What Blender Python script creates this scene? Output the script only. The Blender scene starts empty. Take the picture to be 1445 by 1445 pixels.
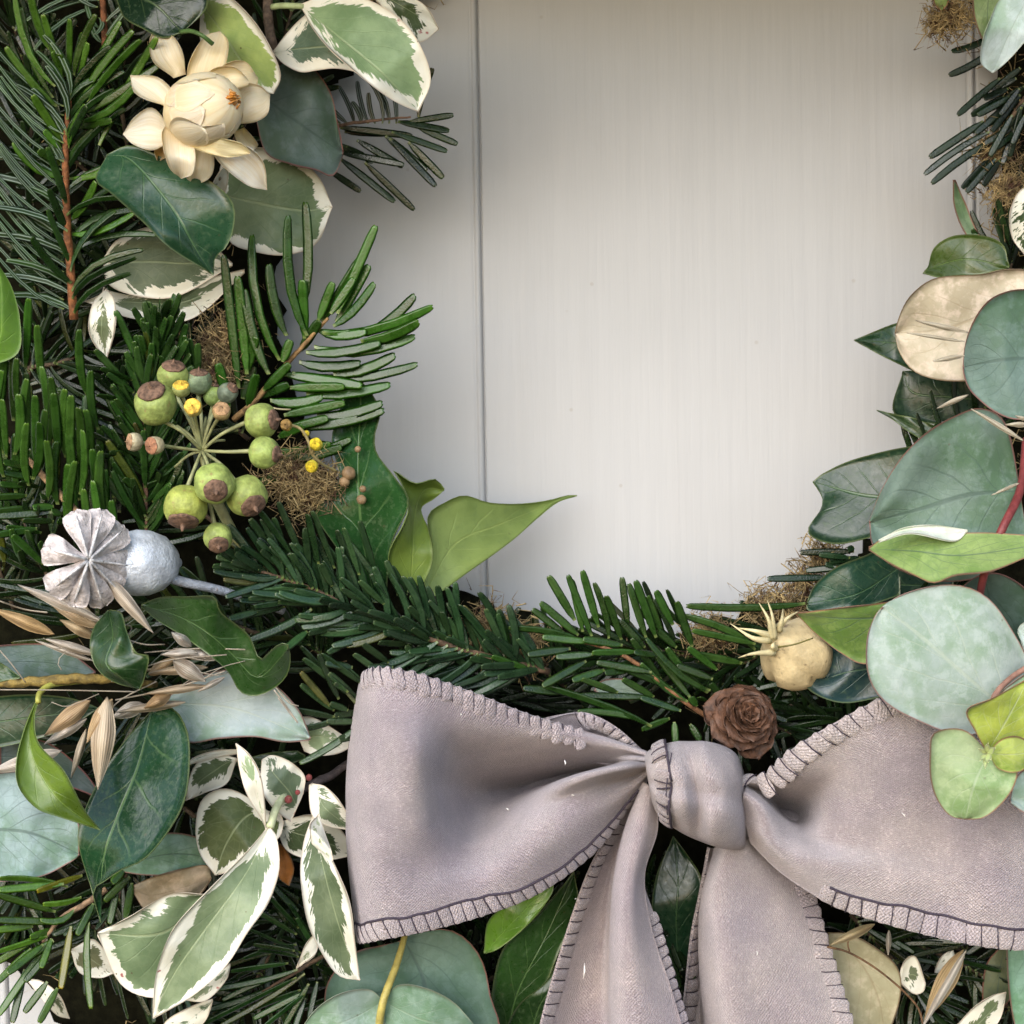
import bpy, math, random
import numpy as np
from mathutils import Matrix, Vector

rng = random.Random(7)
nrg = np.random.RandomState(11)
SC = bpy.context.scene
COL = SC.collection

# ------------------------------------------------------------------ camera
CAM_D = 0.60                       # camera to door, metres
F = 1445 * CAM_D / 0.320           # focal length in photo pixels
PITCH, ROLL = -2.6, -0.95          # degrees
cam_data = bpy.data.cameras.new('camera')
cam = bpy.data.objects.new('camera', cam_data)
COL.objects.link(cam)
cam_data.sensor_width = 36.0
cam_data.lens = 36.0 * F / 1445
cam_data.clip_start = 0.01
cam_data.clip_end = 500.0
Rm = Matrix.Rotation(math.radians(90 + PITCH), 3, 'X') @ Matrix.Rotation(math.radians(ROLL), 3, 'Z')
CZ = 1.45
CAM = Vector((0.0, -CAM_D, CZ))
cam.matrix_world = Matrix.Translation(CAM) @ Rm.to_4x4()
cam_data.dof.use_dof = True
cam_data.dof.focus_distance = CAM_D - 0.082
cam_data.dof.aperture_fstop = 40.0
SC.camera = cam

# ------------------------------------------------------------------ light
SUN_EL, SUN_AZ = 28.0, -157.0      # azimuth clockwise from +Y
world = bpy.data.worlds.new('World')
SC.world = world
world.use_nodes = True
wn = world.node_tree
wn.nodes.clear()
wo = wn.nodes.new('ShaderNodeOutputWorld')
bg = wn.nodes.new('ShaderNodeBackground')
sky = wn.nodes.new('ShaderNodeTexSky')
sky.sky_type = 'NISHITA'
sky.sun_disc = False
sky.sun_elevation = math.radians(SUN_EL)
sky.sun_rotation = math.radians(SUN_AZ)
bg.inputs['Strength'].default_value = 0.15
wn.links.new(sky.outputs[0], bg.inputs['Color'])
wn.links.new(bg.outputs[0], wo.inputs['Surface'])
sun_d = bpy.data.lights.new('sun', 'SUN')
sun_d.energy = 1.5
sun_d.angle = math.radians(58)
sun_d.color = (1.0, 0.99, 0.985)
sun = bpy.data.objects.new('sun', sun_d)
COL.objects.link(sun)
_e, _a = math.radians(SUN_EL), math.radians(SUN_AZ)
to_sun = Vector((math.sin(_a) * math.cos(_e), math.cos(_a) * math.cos(_e), math.sin(_e)))
sun.rotation_euler = (-to_sun).to_track_quat('-Z', 'Y').to_euler()
sun.location = to_sun * 3 + Vector((0, 0, 1.4))
SC.view_settings.view_transform = 'Standard'
SC.view_settings.look = 'None'
SC.view_settings.gamma = 1.0
SC.view_settings.exposure = 1.12
SC.cycles.max_bounces = 8

# ------------------------------------------------------------------ helpers
RN = np.array(Rm)
CN = np.array(CAM)


def P(p, y=None, d=None):
    """photo pixel (x, y) and distance d (mm) in front of the door -> world point(s)"""
    if y is not None:
        p = (p, y, d)
    a = np.asarray(p, float)
    one = a.ndim == 1
    a = np.atleast_2d(a)
    v = np.stack([(a[:, 0] - 722.5) / F, -(a[:, 1] - 722.5) / F, -np.ones(len(a))], 1) @ RN.T
    t = (-a[:, 2] / 1000.0 - CN[1]) / v[:, 1]
    w = CN + v * t[:, None]
    return w[0] if one else w


def px(d):
    """metres per photo pixel at distance d mm in front of the door"""
    return (CAM_D - d / 1000.0) / F


def cr_eval(pts, t):
    """Catmull-Rom through pts (n,k) at uniform parameters t in 0..n-1"""
    pts = np.asarray(pts, float)
    n = len(pts)
    if n == 1:
        return np.repeat(pts, len(t), 0)
    ext = np.vstack([2 * pts[0] - pts[1], pts, 2 * pts[-1] - pts[-2]])
    i = np.clip(np.floor(t).astype(int), 0, n - 2)
    f = (t - i)[:, None]
    p0, p1, p2, p3 = ext[i], ext[i + 1], ext[i + 2], ext[i + 3]
    return 0.5 * (2 * p1 + (p2 - p0) * f + (2 * p0 - 5 * p1 + 4 * p2 - p3) * f ** 2 + (3 * p1 - p0 - 3 * p2 + p3) * f ** 3)


def curve(pts, m, ndim=2):
    """m samples, evenly by length over the first ndim columns"""
    pts = np.asarray(pts, float)
    dense = cr_eval(pts, np.linspace(0, len(pts) - 1, 12 * len(pts)))
    s = np.r_[0, np.cumsum(np.linalg.norm(np.diff(dense[:, :ndim], axis=0), axis=1))]
    if s[-1] == 0:
        return np.repeat(dense[:1], m, 0)
    q = np.linspace(0, s[-1], m)
    return np.stack([np.interp(q, s, dense[:, k]) for k in range(dense.shape[1])], 1)


def ramp(vals, m):
    vals = np.atleast_1d(np.asarray(vals, float))
    return np.interp(np.linspace(0, 1, m), np.linspace(0, 1, len(vals)), vals)


def empty(name, loc, label, cat, group=None):
    o = bpy.data.objects.new(name, None)
    o.empty_display_size = 0.01
    o.location = loc
    COL.objects.link(o)
    o['label'] = label
    o['category'] = cat
    if group:
        o['group'] = group
    return o


def tag(o, label, cat, group=None, kind=None):
    if label:
        o['label'] = label
    if cat:
        o['category'] = cat
    if group:
        o['group'] = group
    if kind:
        o['kind'] = kind
    return o


def wloc(o):
    v = Vector((0, 0, 0))
    while o is not None:
        v = v + o.location
        o = o.parent
    return np.array(v)


def link(name, me, parent=None, color=None, loc=(0, 0, 0)):
    o = bpy.data.objects.new(name, me)
    COL.objects.link(o)
    o.location = loc
    if parent is not None:
        o.parent = parent
    if color is not None:
        o.color = (*color, 1.0)
    return o


def mesh(name, V, Fc, mats, parent=None, color=None, uv=None, edge=None, slots=None, smooth=True):
    """V in world coordinates; the object's origin is its parent's, or its first vertex"""
    V = np.asarray(V, float)
    org = wloc(parent) if parent is not None else V.mean(0)
    me = bpy.data.meshes.new(name)
    me.from_pydata((V - org).tolist(), [], [tuple(int(i) for i in f) for f in Fc])
    for m in (mats if isinstance(mats, (list, tuple)) else [mats]):
        me.materials.append(m)
    if uv is not None:
        l = me.uv_layers.new(name='uv')
        idx = np.empty(len(me.loops), int)
        me.loops.foreach_get('vertex_index', idx)
        l.data.foreach_set('uv', np.asarray(uv, np.float32)[idx].ravel())
    if edge is not None:
        a = me.attributes.new('edge', 'FLOAT', 'POINT')
        a.data.foreach_set('value', np.asarray(edge, np.float32))
    if slots is not None:
        me.polygons.foreach_set('material_index', np.asarray(slots, np.int32))
    if smooth:
        me.polygons.foreach_set('use_smooth', np.ones(len(me.polygons), bool))
    me.update()
    return link(name, me, parent, color, (0, 0, 0) if parent is not None else org)


def shell(S, th):
    """grid S (nu,nv,3) -> closed shell of thickness th; returns V, F, index of the grid for both sides"""
    nu, nv = S.shape[:2]
    du = np.gradient(S, axis=0)
    dv = np.gradient(S, axis=1)
    n = np.cross(du, dv)
    ln = np.linalg.norm(n, axis=2, keepdims=True)
    mean = n.reshape(-1, 3).sum(0)
    mean = mean / max(np.linalg.norm(mean), 1e-12)
    n = np.where(ln > 1e-14, n / np.maximum(ln, 1e-14), mean)
    if mean[1] > 0:
        n = -n
        flip = True
    else:
        flip = False
    A = (S + n * th / 2).reshape(-1, 3)
    B = (S - n * th / 2).reshape(-1, 3)
    N = nu * nv
    g = np.arange(N).reshape(nu, nv)
    q = np.stack([g[:-1, :-1], g[1:, :-1], g[1:, 1:], g[:-1, 1:]], -1).reshape(-1, 4)
    if flip:
        q = q[:, ::-1]
    rim = np.r_[g[0, :], g[1:, -1], g[-1, -2::-1], g[-2:0:-1, 0]]
    r2 = np.roll(rim, -1)
    rq = np.stack([rim, r2, r2 + N, rim + N], 1)
    if not flip:
        rq = rq[:, ::-1]
    return np.vstack([A, B]), np.vstack([q, q[:, ::-1] + N, rq]), rim


def wob(nu, nv, k=2.2):
    """smooth random field about -1..1 on a grid"""
    u = np.linspace(0, 1, nu)[:, None]
    v = np.linspace(-1, 1, nv)[None, :]
    o = np.zeros((nu, nv))
    for _ in range(5):
        a, b, c = nrg.uniform(-1, 1) * 2 * math.pi * k, nrg.uniform(-1, 1) * math.pi * k * .7, nrg.uniform(0, 6.28)
        o += np.sin(a * u + b * v + c)
    return o / 2.6


def leaf(L, R, M=None, d=(60,), cl=0.0, cr=0.0, mats=None, color=(.1, .2, .1), parent=None, name='leaf',
         th=0.28, nu=30, nv=13, wave=0.6, crease=0.5, xf=None, curl=0.0):
    """a leaf from its left edge, right edge and midrib (photo pixels, base to tip) and its distance from
    the door along the midrib; cl / cr lift the two edges (mm)"""
    def prep(c):
        c = [tuple(map(float, q)) for q in c]
        if xf:
            c = [(*xf(q[0], q[1]), *q[2:]) for q in c]
        return c
    L, R = prep(L), prep(R)
    sl, sr = curve([q[:2] for q in L], nu), curve([q[:2] for q in R], nu)
    if M is None:
        sm = (sl + sr) / 2
    else:
        sm = curve([q[:2] for q in prep(M)], nu)
    dm = ramp(d, nu)
    t = np.linspace(0, 1, nu)
    bell = np.sin(np.pi * t) ** 0.7
    dl = dm + cl * bell
    dr = dm + cr * bell
    if len(L[0]) == 3:
        dl = curve(L, nu)[:, 2]
    if len(R[0]) == 3:
        dr = curve(R, nu)[:, 2]
    A = np.c_[sl, dl]
    B = np.c_[sm, dm]
    C = np.c_[sr, dr]
    u = np.linspace(-1, 1, nv)[None, :, None]
    A, B, C = A[:, None], B[:, None], C[:, None]
    quad = A * (u * u - u) / 2 + B * (1 - u * u) + C * (u * u + u) / 2
    lin = np.where(u < 0, B + (A - B) * (-u), B + (C - B) * u)
    G = lin.copy()
    G[..., 2] = (crease * lin + (1 - crease) * quad)[..., 2]
    W = wob(nu, nv)
    G[..., 2] += wave * W * (0.35 + 0.65 * np.abs(u[..., 0]))
    if curl:
        G[..., 2] += curl * np.abs(u[..., 0]) ** 4 * bell[:, None]
    S = P(G.reshape(-1, 3)).reshape(nu, nv, 3)
    V, Fc, rim = shell(S, th / 1000)
    uu = np.repeat(t[:, None], nv, 1).ravel()
    vv = np.repeat((np.linspace(0, 1, nv))[None, :], nu, 0).ravel()
    uv = np.c_[uu, vv]
    flat = S.reshape(-1, 3)
    ed = np.linalg.norm(flat[:, None] - flat[rim][None], axis=2).min(1) * 1000
    return mesh(name, V, Fc, mats, parent, color, np.vstack([uv, uv]), np.r_[ed, ed])


def disc(c, r, base, d, tilt=(0, 0), cup=0.0, squash=1.0, rot=0.0, mats=None, color=None, parent=None, name='leaf',
         wave=.6, th=.32, rough=.03, notch=0.0):
    """a round leaf: centre c, radius r (pixels), base = direction (deg, picture, up = 90) in which it is attached,
    tilt = mm of depth per radius to the right and upwards"""
    nu, nv = 34, 17
    a0 = math.radians(base)
    ca, sa = math.cos(math.radians(rot)), math.sin(math.radians(rot))
    ph = [rng.uniform(0, 6.28) for _ in range(3)]
    th_ = np.linspace(0, math.pi, nu)
    th_ = math.pi * (0.5 - 0.5 * np.cos(th_)) * .5 + th_ * .5

    def edge(sg):
        a = a0 + sg * th_
        rr = r * (1 + rough * (np.sin(2 * a + ph[0]) + .7 * np.sin(3 * a + ph[1]) + .5 * np.sin(5 * a + ph[2])))
        rr = rr * (1 - notch * np.exp(-(th_ / .35) ** 2))
        x, y = rr * np.cos(a), rr * np.sin(a) * squash
        return np.c_[x * ca - y * sa, x * sa + y * ca]
    A, C = edge(1), edge(-1)
    B = np.linspace(0, 1, nu)[:, None] * (A[-1] - A[0]) + A[0]
    B = (A + C) / 2
    u = np.linspace(-1, 1, nv)
    G = np.zeros((nu, nv, 3))
    for j, q in enumerate(u):
        G[:, j, :2] = B + (A - B) * (-q) if q < 0 else B + (C - B) * q
    rad2 = (G[..., 0] ** 2 + G[..., 1] ** 2) / r ** 2
    G[..., 2] = d + tilt[0] * G[..., 0] / r + tilt[1] * G[..., 1] / r + cup * rad2 + wave * wob(nu, nv)
    G[..., 2] -= .35 * np.exp(-(u / .10) ** 2)[None]
    G[..., 0] += c[0]
    G[..., 1] = c[1] - G[..., 1]
    S = P(G.reshape(-1, 3)).reshape(nu, nv, 3)
    V, Fc, rim = shell(S, th / 1000)
    uv = np.c_[np.repeat(np.linspace(0, 1, nu)[:, None], nv, 1).ravel(), np.repeat(np.linspace(0, 1, nv)[None], nu, 0).ravel()]
    flat = S.reshape(-1, 3)
    ed = np.linalg.norm(flat[:, None] - flat[rim][None], axis=2).min(1) * 1000
    return mesh(name, V, Fc, mats, parent, color, np.vstack([uv, uv]), np.r_[ed, ed])


def tube_geo(pts, rad, seg=8):
    """world points, radii in metres -> V, F of a capped tube"""
    pts = np.asarray(pts, float)
    n = len(pts)
    rad = ramp(rad, n)
    T = np.gradient(pts, axis=0)
    T /= np.maximum(np.linalg.norm(T, axis=1, keepdims=True), 1e-12)
    ref = np.array([0.3, -1, 0.2])
    V, Fc = [], []
    for i in range(n):
        a = np.cross(T[i], ref)
        a /= max(np.linalg.norm(a), 1e-9)
        b = np.cross(T[i], a)
        for k in range(seg):
            q = 2 * math.pi * k / seg
            V.append(pts[i] + rad[i] * (a * math.cos(q) + b * math.sin(q)))
    for i in range(n - 1):
        for k in range(seg):
            k2 = (k + 1) % seg
            Fc.append((i * seg + k, i * seg + k2, (i + 1) * seg + k2, (i + 1) * seg + k))
    Fc.append(tuple(range(seg))[::-1])
    Fc.append(tuple((n - 1) * seg + k for k in range(seg)))
    return np.array(V), Fc


def tube(name, pts, rad_px, mats, parent=None, color=None, n=None, seg=8, xf=None, wig=0.0):
    """tube along photo-pixel points (x, y, d), radius in pixels"""
    pts = [(*(xf(q[0], q[1]) if xf else q[:2]), q[2]) for q in pts]
    n = n or max(4, 5 * (len(pts) - 1))
    c = curve(pts, n, 3) if len(pts) > 1 else np.array(pts)
    if wig:
        c = c + nrg.uniform(-wig, wig, c.shape) * np.array([1, 1, .3])
    V, Fc = tube_geo(P(c), np.atleast_1d(rad_px) * px(c[:, 2].mean()), seg)
    uv = np.c_[np.repeat(np.linspace(0, 1, n), seg), np.tile(np.linspace(0, 1, seg), n)]
    return mesh(name, V, Fc, mats, parent, color, uv)


class Soup:
    """several strands joined into one mesh (only for what nobody could count, or threads)"""
    def __init__(s):
        s.V, s.F, s.n = [], [], 0

    def add(s, V, Fc):
        s.V.append(np.asarray(V))
        s.F += [tuple(i + s.n for i in f) for f in Fc]
        s.n += len(V)

    def build(s, name, mats, parent=None, color=None):
        return mesh(name, np.vstack(s.V), s.F, mats, parent, color)


def lathe(prof, seg=20):
    """profile [(radius, z)] round the z axis -> V, F"""
    V, Fc = [], []
    n = len(prof)
    for r, z in prof:
        for k in range(seg):
            q = 2 * math.pi * k / seg
            V.append((r * math.cos(q), r * math.sin(q), z))
    for i in range(n - 1):
        for k in range(seg):
            k2 = (k + 1) % seg
            Fc.append((i * seg + k, i * seg + k2, (i + 1) * seg + k2, (i + 1) * seg + k))
    Fc.append(tuple(range(seg))[::-1])
    Fc.append(tuple((n - 1) * seg + k for k in range(seg)))
    return np.array(V, float), Fc


def frame(z, up=(0, -1, 0)):
    """rotation matrix whose third column is z"""
    z = np.asarray(z, float)
    z = z / np.linalg.norm(z)
    x = np.cross(up, z)
    if np.linalg.norm(x) < 1e-6:
        x = np.cross((1, 0, 0), z)
    x /= np.linalg.norm(x)
    return np.stack([x, np.cross(z, x), z], 1)


def pdir(dx, dy, toward=0.0):
    """direction: dx right, dy down in the picture, toward the camera"""
    return np.array([dx, -toward, -dy], float)


def child_matrix(name, me, parent, Rot, loc, scale=(1, 1, 1), color=None):
    o = bpy.data.objects.new(name, me)
    COL.objects.link(o)
    if parent is not None:
        o.parent = parent
        loc = np.asarray(loc) - wloc(parent)
    M = Matrix([[*(Rot[i] * np.asarray(scale)), loc[i]] for i in range(3)] + [[0, 0, 0, 1]])
    o.matrix_local = M
    if color is not None:
        o.color = (*color, 1)
    return o


# crops of the photograph that the coordinates below were read from
def crop(x0, y0, s):
    return lambda x, y: (x0 + x * s, y0 + y * s)


K1 = crop(0, 0, .29066)
K2 = crop(300, 0, .29066)
K3 = crop(0, 380, .29066)
K4 = crop(300, 280, .38754)
K5 = crop(0, 700, .29066)
K6 = crop(0, 1025, .29066)
K7 = crop(300, 700, .31834)
K8 = crop(380, 1000, .30791)
K9 = crop(700, 780, .31834)
KA = crop(760, 1025, .29066)
KB = crop(1025, 1025, .29066)
KC = crop(1025, 700, .29066)
KD = crop(1085, 360, .24913)
KE = crop(1225, 0, .29062)

# ------------------------------------------------------------------ materials


class NT:
    def __init__(s, name):
        s.m = bpy.data.materials.new(name)
        s.m.use_nodes = True
        s.t = s.m.node_tree
        s.t.nodes.clear()
        s.out = s.t.nodes.new('ShaderNodeOutputMaterial')
        s.b = s.t.nodes.new('ShaderNodeBsdfPrincipled')
        s.t.links.new(s.b.outputs[0], s.out.inputs['Surface'])

    def put(s, sock, v):
        if isinstance(v, bpy.types.NodeSocket):
            s.t.links.new(v, sock)
        elif isinstance(v, tuple) and len(v) == 3 and sock.type == 'RGBA':
            sock.default_value = (*v, 1)
        else:
            sock.default_value = v

    def math(s, op, a, b=0.0, c=None):
        n = s.t.nodes.new('ShaderNodeMath')
        n.operation = op
        s.put(n.inputs[0], a)
        s.put(n.inputs[1], b)
        if c is not None:
            s.put(n.inputs[2], c)
        return n.outputs[0]

    def mapr(s, v, a, b, c=0.0, d=1.0, kind='SMOOTHSTEP'):
        n = s.t.nodes.new('ShaderNodeMapRange')
        n.interpolation_type = kind
        s.put(n.inputs[0], v)
        for i, q in enumerate((a, b, c, d)):
            s.put(n.inputs[1 + i], q)
        return n.outputs[0]

    def mix(s, f, a, b, blend='MIX'):
        n = s.t.nodes.new('ShaderNodeMix')
        n.data_type = 'RGBA'
        n.blend_type = blend
        s.put(n.inputs[0], f)
        s.put(n.inputs[6], a)
        s.put(n.inputs[7], b)
        return n.outputs[2]

    def noise(s, vec, scale, detail=3.0, rough=.55, dist=0.0):
        n = s.t.nodes.new('ShaderNodeTexNoise')
        if vec is not None:
            s.put(n.inputs['Vector'], vec)
        n.inputs['Scale'].default_value = scale
        n.inputs['Detail'].default_value = detail
        n.inputs['Roughness'].default_value = rough
        n.inputs['Distortion'].default_value = dist
        return n.outputs['Fac']

    def voronoi(s, vec, scale, feature='F1'):
        n = s.t.nodes.new('ShaderNodeTexVoronoi')
        n.feature = feature
        s.put(n.inputs['Vector'], vec)
        n.inputs['Scale'].default_value = scale
        return n.outputs['Distance']

    def pos(s):
        return s.t.nodes.new('ShaderNodeNewGeometry').outputs['Position']

    def objcoord(s):
        return s.t.nodes.new('ShaderNodeTexCoord').outputs['Object']

    def uv(s):
        n = s.t.nodes.new('ShaderNodeUVMap')
        n.uv_map = 'uv'
        sp = s.t.nodes.new('ShaderNodeSeparateXYZ')
        s.t.links.new(n.outputs[0], sp.inputs[0])
        return n.outputs[0], sp.outputs[0], sp.outputs[1]

    def scale(s, vec, v):
        n = s.t.nodes.new('ShaderNodeVectorMath')
        n.operation = 'MULTIPLY'
        s.put(n.inputs[0], vec)
        n.inputs[1].default_value = v
        return n.outputs[0]

    def comb(s, x, y, z=0.0):
        n = s.t.nodes.new('ShaderNodeCombineXYZ')
        for i, q in enumerate((x, y, z)):
            s.put(n.inputs[i], q)
        return n.outputs[0]

    def attr(s, name):
        n = s.t.nodes.new('ShaderNodeAttribute')
        n.attribute_name = name
        return n.outputs['Fac']

    def ocol(s):
        n = s.t.nodes.new('ShaderNodeObjectInfo')
        return n.outputs['Color'], n.outputs['Random']

    def bump(s, h, dist=.0004, strength=.5, normal=None):
        n = s.t.nodes.new('ShaderNodeBump')
        n.inputs['Strength'].default_value = strength
        n.inputs['Distance'].default_value = dist
        s.put(n.inputs['Height'], h)
        if normal is not None:
            s.put(n.inputs['Normal'], normal)
        return n.outputs[0]

    def set(s, **k):
        for a, v in k.items():
            s.put(s.b.inputs[a.replace('_', ' ')], v)

    def translucent(s, col, fac, normal=None):
        tr = s.t.nodes.new('ShaderNodeBsdfTranslucent')
        s.put(tr.inputs['Color'], col)
        if normal is not None:
            s.put(tr.inputs['Normal'], normal)
        mx = s.t.nodes.new('ShaderNodeMixShader')
        mx.inputs[0].default_value = fac
        s.t.links.new(s.b.outputs[0], mx.inputs[1])
        s.t.links.new(tr.outputs[0], mx.inputs[2])
        s.t.links.new(mx.outputs[0], s.out.inputs['Surface'])


def veins(n, count=6.0, slant=.55, width=.05, net=True):
    """0..1 masks of midrib, side veins and net veins from the leaf's own uv"""
    uvv, u, v = n.uv()
    P_ = n.pos()
    jit = n.math('MULTIPLY', n.math('SUBTRACT', n.noise(P_, 90, 2), .5), .16)
    w = n.math('MULTIPLY', n.math('ABSOLUTE', n.math('SUBTRACT', v, .5)), 2.0)
    mid = n.mapr(w, .045, .012)
    s_ = n.math('FRACT', n.math('ADD', n.math('SUBTRACT', n.math('MULTIPLY', u, count), n.math('MULTIPLY', n.math('POWER', w, .8), count * slant * .45)), n.math('MULTIPLY', jit, count * .5)))
    side = n.mapr(n.math('ABSOLUTE', n.math('SUBTRACT', s_, .5)), width, width * .25)
    side = n.math('MULTIPLY', side, n.mapr(w, .95, .3))
    netv = n.mapr(n.voronoi(P_, 330, 'DISTANCE_TO_EDGE'), .07, .0) if net else None
    return u, v, w, mid, side, netv, P_


def mat_ivy(name, gloss=.3, vein=(.16, .26, .09), vf=.45, transl=.10, net=.15, spec=.5, count=6.0):
    n = NT(name)
    c, r = n.ocol()
    u, v, w, mid, side, nv, P_ = veins(n, count)
    big = n.noise(P_, 55, 3)
    fine = n.noise(P_, 700, 3)
    base = n.mix(n.mapr(big, .3, .7), n.mix(1.0, c, (.66, .70, .62), 'MULTIPLY'), n.mix(1.0, c, (1.3, 1.25, 1.2), 'MULTIPLY'))
    base = n.mix(n.math('MULTIPLY', n.mapr(fine, .5, .75), .25), base, (.10, .16, .07))
    lines = n.math('MAXIMUM', mid, n.math('MULTIPLY', side, .55))
    lines = n.math('MAXIMUM', lines, n.math('MULTIPLY', nv, net))
    col = n.mix(n.math('MULTIPLY', lines, vf), base, n.mix(.5, n.mix(1.0, c, (3.0, 2.6, 2.4), 'MULTIPLY'), vein))
    rim = n.mapr(n.attr('edge'), .55, .15)
    col = n.mix(n.math('MULTIPLY', rim, .5), col, (.16, .20, .08))
    spot = n.mapr(n.voronoi(P_, 160), .085, .05)
    col = n.mix(n.math('MULTIPLY', spot, .35), col, (.07, .06, .03))
    h = n.math('ADD', n.math('MULTIPLY', lines, -.8), n.math('ADD', n.math('MULTIPLY', fine, .35), n.math('MULTIPLY', n.noise(P_, 170, 2), 1.1)))
    nr = n.bump(h, .00035, .55)
    n.set(Base_Color=col, Roughness=n.mapr(fine, .3, .7, gloss - .06, gloss + .14, 'LINEAR'), Normal=nr, Specular_IOR_Level=spec)
    n.translucent(n.mix(1.0, c, (1.8, 1.8, .7), 'MULTIPLY'), transl)
    return n.m


def mat_variegated(name):
    n = NT(name)
    c, r = n.ocol()
    u, v, w, mid, side, nv, P_ = veins(n, 7.0, .9, .05, True)
    e = n.attr('edge')
    # the margin runs inwards in ragged fingers along the side veins
    fing = n.noise(n.comb(n.math('SUBTRACT', n.math('MULTIPLY', u, 26.0), n.math('MULTIPLY', w, 7.0)), n.math('MULTIPLY', v, 5.0), n.math('MULTIPLY', r, 40.0)), 1.0, 4, .7)
    broad = n.noise(n.comb(n.math('MULTIPLY', u, 3.2), n.math('MULTIPLY', v, 2.0), n.math('MULTIPLY', r, 90.0)), 1.0, 2)
    lim = n.math('ADD', n.math('MULTIPLY', n.mapr(broad, .32, .7), 3.0), n.math('MULTIPLY', n.math('SUBTRACT', fing, .36), 5.5))
    lim = n.math('MAXIMUM', lim, .45)
    m = n.mapr(n.math('SUBTRACT', e, lim), .12, -.12)
    big = n.noise(P_, 110, 4)
    fine = n.noise(P_, 900, 3)
    green = n.mix(n.mapr(big, .35, .68), n.mix(1.0, c, (.72, .76, .7), 'MULTIPLY'), n.mix(1.0, c, (1.2, 1.15, 1.15), 'MULTIPLY'))
    green = n.mix(n.math('MULTIPLY', n.math('MAXIMUM', mid, n.math('MULTIPLY', n.math('MAXIMUM', side, nv), .18)), .5), green, (.34, .40, .22))
    cream = n.mix(n.mapr(big, .35, .7), (.72, .70, .58), (.83, .83, .75))
    cream = n.mix(n.mapr(n.noise(P_, 260, 3), .70, .76), cream, (.38, .12, .12))
    cream = n.mix(n.math('MULTIPLY', n.mapr(e, .5, .1), .5), cream, (.50, .36, .26))
    col = n.mix(m, green, cream)
    col = n.mix(n.mapr(n.voronoi(P_, 210), .07, .04), col, (.10, .07, .04))
    h = n.math('ADD', n.math('MULTIPLY', n.math('ADD', mid, n.math('MULTIPLY', side, .5)), -.7), n.math('ADD', n.math('MULTIPLY', fine, .4), n.math('MULTIPLY', big, .8)))
    n.set(Base_Color=col, Roughness=n.mapr(fine, .3, .7, .34, .55, 'LINEAR'), Normal=n.bump(h, .0004, .5), Specular_IOR_Level=.4)
    n.translucent(n.mix(m, n.mix(1.0, c, (1.2, 1.4, .6), 'MULTIPLY'), (.7, .68, .45)), .16)
    return n.m


def mat_eucalyptus(name, rimcol=(.24, .07, .06), rimf=.75, vf=.35, veincol=(.05, .085, .07), lo=(.70, .84, .62), hi=(1.2, 1.14, 1.22), dk=(.62, .75, .55)):
    n = NT(name)
    c, r = n.ocol()
    u, v, w, mid, side, nv, P_ = veins(n, 5.0, 1.1, .055, True)
    big = n.noise(P_, 45, 4, .6)
    med = n.noise(P_, 260, 4, .65)
    fine = n.noise(P_, 1300, 3)
    base = n.mix(n.mapr(big, .36, .64), n.mix(1.0, c, lo, 'MULTIPLY'), n.mix(1.0, c, hi, 'MULTIPLY'))
    base = n.mix(n.math('MULTIPLY', n.mapr(med, .45, .66), .6), base, n.mix(1.0, c, (1.5, 1.4, 1.5), 'MULTIPLY'))
    base = n.mix(n.math('MULTIPLY', n.mapr(med, .42, .25), .4), base, n.mix(1.0, c, dk, 'MULTIPLY'))
    lines = n.math('MAXIMUM', mid, n.math('MULTIPLY', side, .7))
    lines = n.math('MAXIMUM', lines, n.math('MULTIPLY', nv, .26))
    col = n.mix(n.math('MULTIPLY', lines, vf), base, veincol)
    rim = n.mapr(n.attr('edge'), .55, .12)
    col = n.mix(n.math('MULTIPLY', rim, rimf), col, rimcol)
    col = n.mix(n.math('MULTIPLY', n.mapr(n.voronoi(P_, 120), .06, .02), .45), col, (.09, .06, .045))
    h = n.math('ADD', n.math('MULTIPLY', lines, -.5), n.math('ADD', n.math('MULTIPLY', fine, .3), n.math('MULTIPLY', med, .6)))
    n.set(Base_Color=col, Roughness=.58, Normal=n.bump(h, .0004, .45), Specular_IOR_Level=.35, Sheen_Weight=.12, Sheen_Roughness=.4)
    n.translucent(n.mix(1.0, c, (1.2, 1.4, .8), 'MULTIPLY'), .12)
    return n.m


def mat_plain(name, rough=.6, mott=(.7, 1.3), scale=200, bump=.4, bd=.0004, spec=.4, transl=0.0, metal=0.0, fscale=1100, second=None, sf=(.5, .7), **kw):
    n = NT(name)
    c, r = n.ocol()
    P_ = n.pos()
    a = n.noise(P_, scale, 4, .6)
    f = n.noise(P_, fscale, 3)
    lo, hi = mott
    col = n.mix(n.mapr(a, .3, .7), n.mix(1.0, c, (lo,) * 3, 'MULTIPLY'), n.mix(1.0, c, (hi,) * 3, 'MULTIPLY'))
    if second is not None:
        col = n.mix(n.mapr(n.noise(P_, scale * 1.7, 4, .65), *sf), col, second)
    n.set(Base_Color=col, Roughness=rough, Metallic=metal, Specular_IOR_Level=spec,
          Normal=n.bump(n.math('ADD', a, n.math('MULTIPLY', f, .6)), bd, bump), **kw)
    if transl:
        n.translucent(n.mix(1.0, c, (1.2, 1.15, .9), 'MULTIPLY'), transl)
    return n.m


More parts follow.
